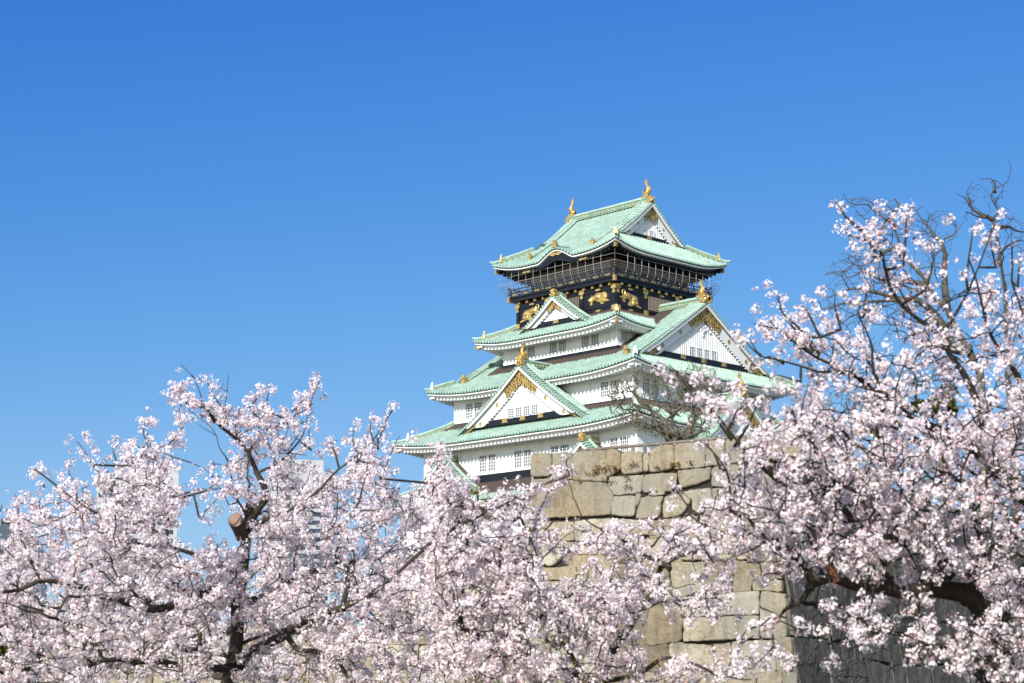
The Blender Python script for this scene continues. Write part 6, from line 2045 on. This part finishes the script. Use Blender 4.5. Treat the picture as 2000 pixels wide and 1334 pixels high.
# small twiggy trees between the wall and the keep
def z3r(pts, d, dd=0.0):
    return [(1180 + x / 4.0, 540 + y / 4.0, d + dd * i) for i, (x, y) in enumerate(pts)]
D3 = 56.0
bare('small mossy leafless tree on the wall top before the castle corner', 53, [
    (z3r([(555, 1300), (550, 1220), (530, 1130), (515, 1060), (530, 1000), (590, 950), (640, 900), (700, 850)], D3), 0.13, 0.02),
    (z3r([(545, 1210), (470, 1130), (420, 1080), (300, 1020), (220, 980), (130, 900), (60, 860)], D3, .15), 0.09, 0.012),
    (z3r([(515, 1060), (430, 1000), (390, 940), (400, 860), (380, 780)], D3, .1), 0.06, 0.012),
    (z3r([(300, 1020), (240, 930), (230, 860), (260, 800)], D3 + .5, .1), 0.04, 0.01),
    (z3r([(550, 1240), (440, 1230), (330, 1150), (200, 1130), (120, 1110)], D3, -.1), 0.06, 0.012),
    (z3r([(670, 1290), (690, 1200), (740, 1090), (770, 1010), (800, 900), (790, 800)], D3 + .3), 0.12, 0.02),
    (z3r([(740, 1090), (650, 1040), (620, 980), (560, 900)], D3 + .3, .1), 0.05, 0.012),
], [
    ([(1190, 745), (1260, 715), (1340, 720), (1390, 760), (1390, 860), (1290, 862), (1200, 830), (1185, 790)], 1054, D3 - 2, D3 + 2),
    ([(1340, 700), (1400, 720), (1420, 780), (1380, 820), (1330, 780)], 272, D3 - 1.5, D3 + 1.5),
], 'bark_moss', foot=(0, 0), step=0.25, seg=0.28, tip=0.0085)
D4 = 70.0
bare('thicket of leafless twigs behind the blossom right of the castle', 54, [
    ([(1625, 900, D4), (1622, 860, D4), (1615, 820, D4), (1600, 790, D4), (1590, 765, D4)], 0.16, 0.03),
    ([(1622, 860, D4), (1660, 810, D4 + .4), (1680, 770, D4 + .6), (1690, 730, D4 + .8)], 0.1, 0.02),
    ([(1615, 830, D4), (1580, 800, D4 - .3), (1560, 785, D4 - .4)], 0.07, 0.015),
    ([(1624, 880, D4), (1720, 820, D4 + 1), (1780, 760, D4 + 1.4), (1830, 740, D4 + 1.6)], 0.12, 0.02),
], [
    ([(1530, 800), (1570, 750), (1640, 740), (1700, 720), (1760, 760), (1760, 850), (1540, 860)], 442, D4 - 2.5, D4 + 2.5),
    ([(1740, 720), (1860, 720), (1900, 800), (1760, 860)], 187, D4 - 2.5, D4 + 2.5),
], 'bark_pale', foot=(0, 0))

# ---- evergreen bushes on the terrace and green growth in the gaps
def bush(label, px, py, d, rx, rz, seed, n=2600, zb=HT - 0.2, cols=((0.05, 0.075, 0.018), (0.09, 0.11, 0.02), (0.13, 0.13, 0.03))):
    rg = np.random.default_rng(seed)
    c = at(px, py, d)
    base = np.array([c[0], c[1], zb])
    root = empty('evergreen_bush', base)
    tag(root, label, 'bush', 'evergreen bushes')
    S = []
    mb = MB()
    for k in range(14):
        o_ = rg.normal(0, 0.45, 3) * np.array([rx, rx, rz])
        m_ = n // 14
        v_ = rg.normal(0, 1, (m_, 3)); v_ /= np.linalg.norm(v_, axis=1)[:, None]
        S.append(c + o_ + v_ * rg.uniform(0.2, 0.42, (m_, 1)) * np.array([rx, rx, rz]))
        mid = (base + c + o_) / 2 + rg.normal(0, 0.1, 3)
        mb.tube(np.array([base, mid, c + o_]) - base, [0.07, 0.05, 0.015], 5, 0)
    mb.build('trunk', 'bark_moss', root, smooth=True)
    leaves(np.vstack(S), rg, 0.22, cols, 'foliage', root, base)
bush('smaller dark green evergreen bush on the terrace, farther from the right edge', 1722, 825, 57, 0.75, 0.7, 61)
bush('yellowish green evergreen bush on the terrace behind the long right bough', 1842, 792, 60, 0.75, 0.55, 62, 2600, cols=((0.05, 0.062, 0.014), (0.085, 0.09, 0.02), (0.12, 0.115, 0.03)))
bush('olive-green bush low at the left edge behind the blossom', 12, 1250, 34, 0.75, 0.9, 63, 2600, 0.0, ((0.05, 0.065, 0.014), (0.10, 0.105, 0.02), (0.15, 0.12, 0.03)))

# weeds rooted in the joints of the sunlit wall
rg = np.random.default_rng(71)
S = []
for px, py, n, sp in ((1172, 921, 26, 6), (1188, 918, 40, 9), (1206, 916, 24, 6), (1243, 909, 26, 5), (1228, 934, 18, 4), (1290, 914, 14, 5), (1320, 908, 18, 4), (1331, 907, 12, 2), (1355, 906, 10, 4), (1195, 940, 20, 6), (1160, 925, 14, 5), (1135, 938, 10, 5), (1175, 1122, 16, 6), (1232, 952, 14, 4)):
    for _ in range(n):
        a, z = wf1.from_px(px + rg.normal(0, sp), py + rg.normal(0, sp * 0.55))
        S.append(wf1.P(a, z, 0.2 + abs(rg.normal(0, 0.05))))
tag(leaves(np.array(S), rg, 0.075, [(0.20, 0.075, 0.02), (0.24, 0.13, 0.02), (0.13, 0.12, 0.02), (0.15, 0.05, 0.02)], 'wall_weeds'), 'rusty and yellow-green weeds in the joints of the sunlit stone wall', 'weeds', kind='stuff')
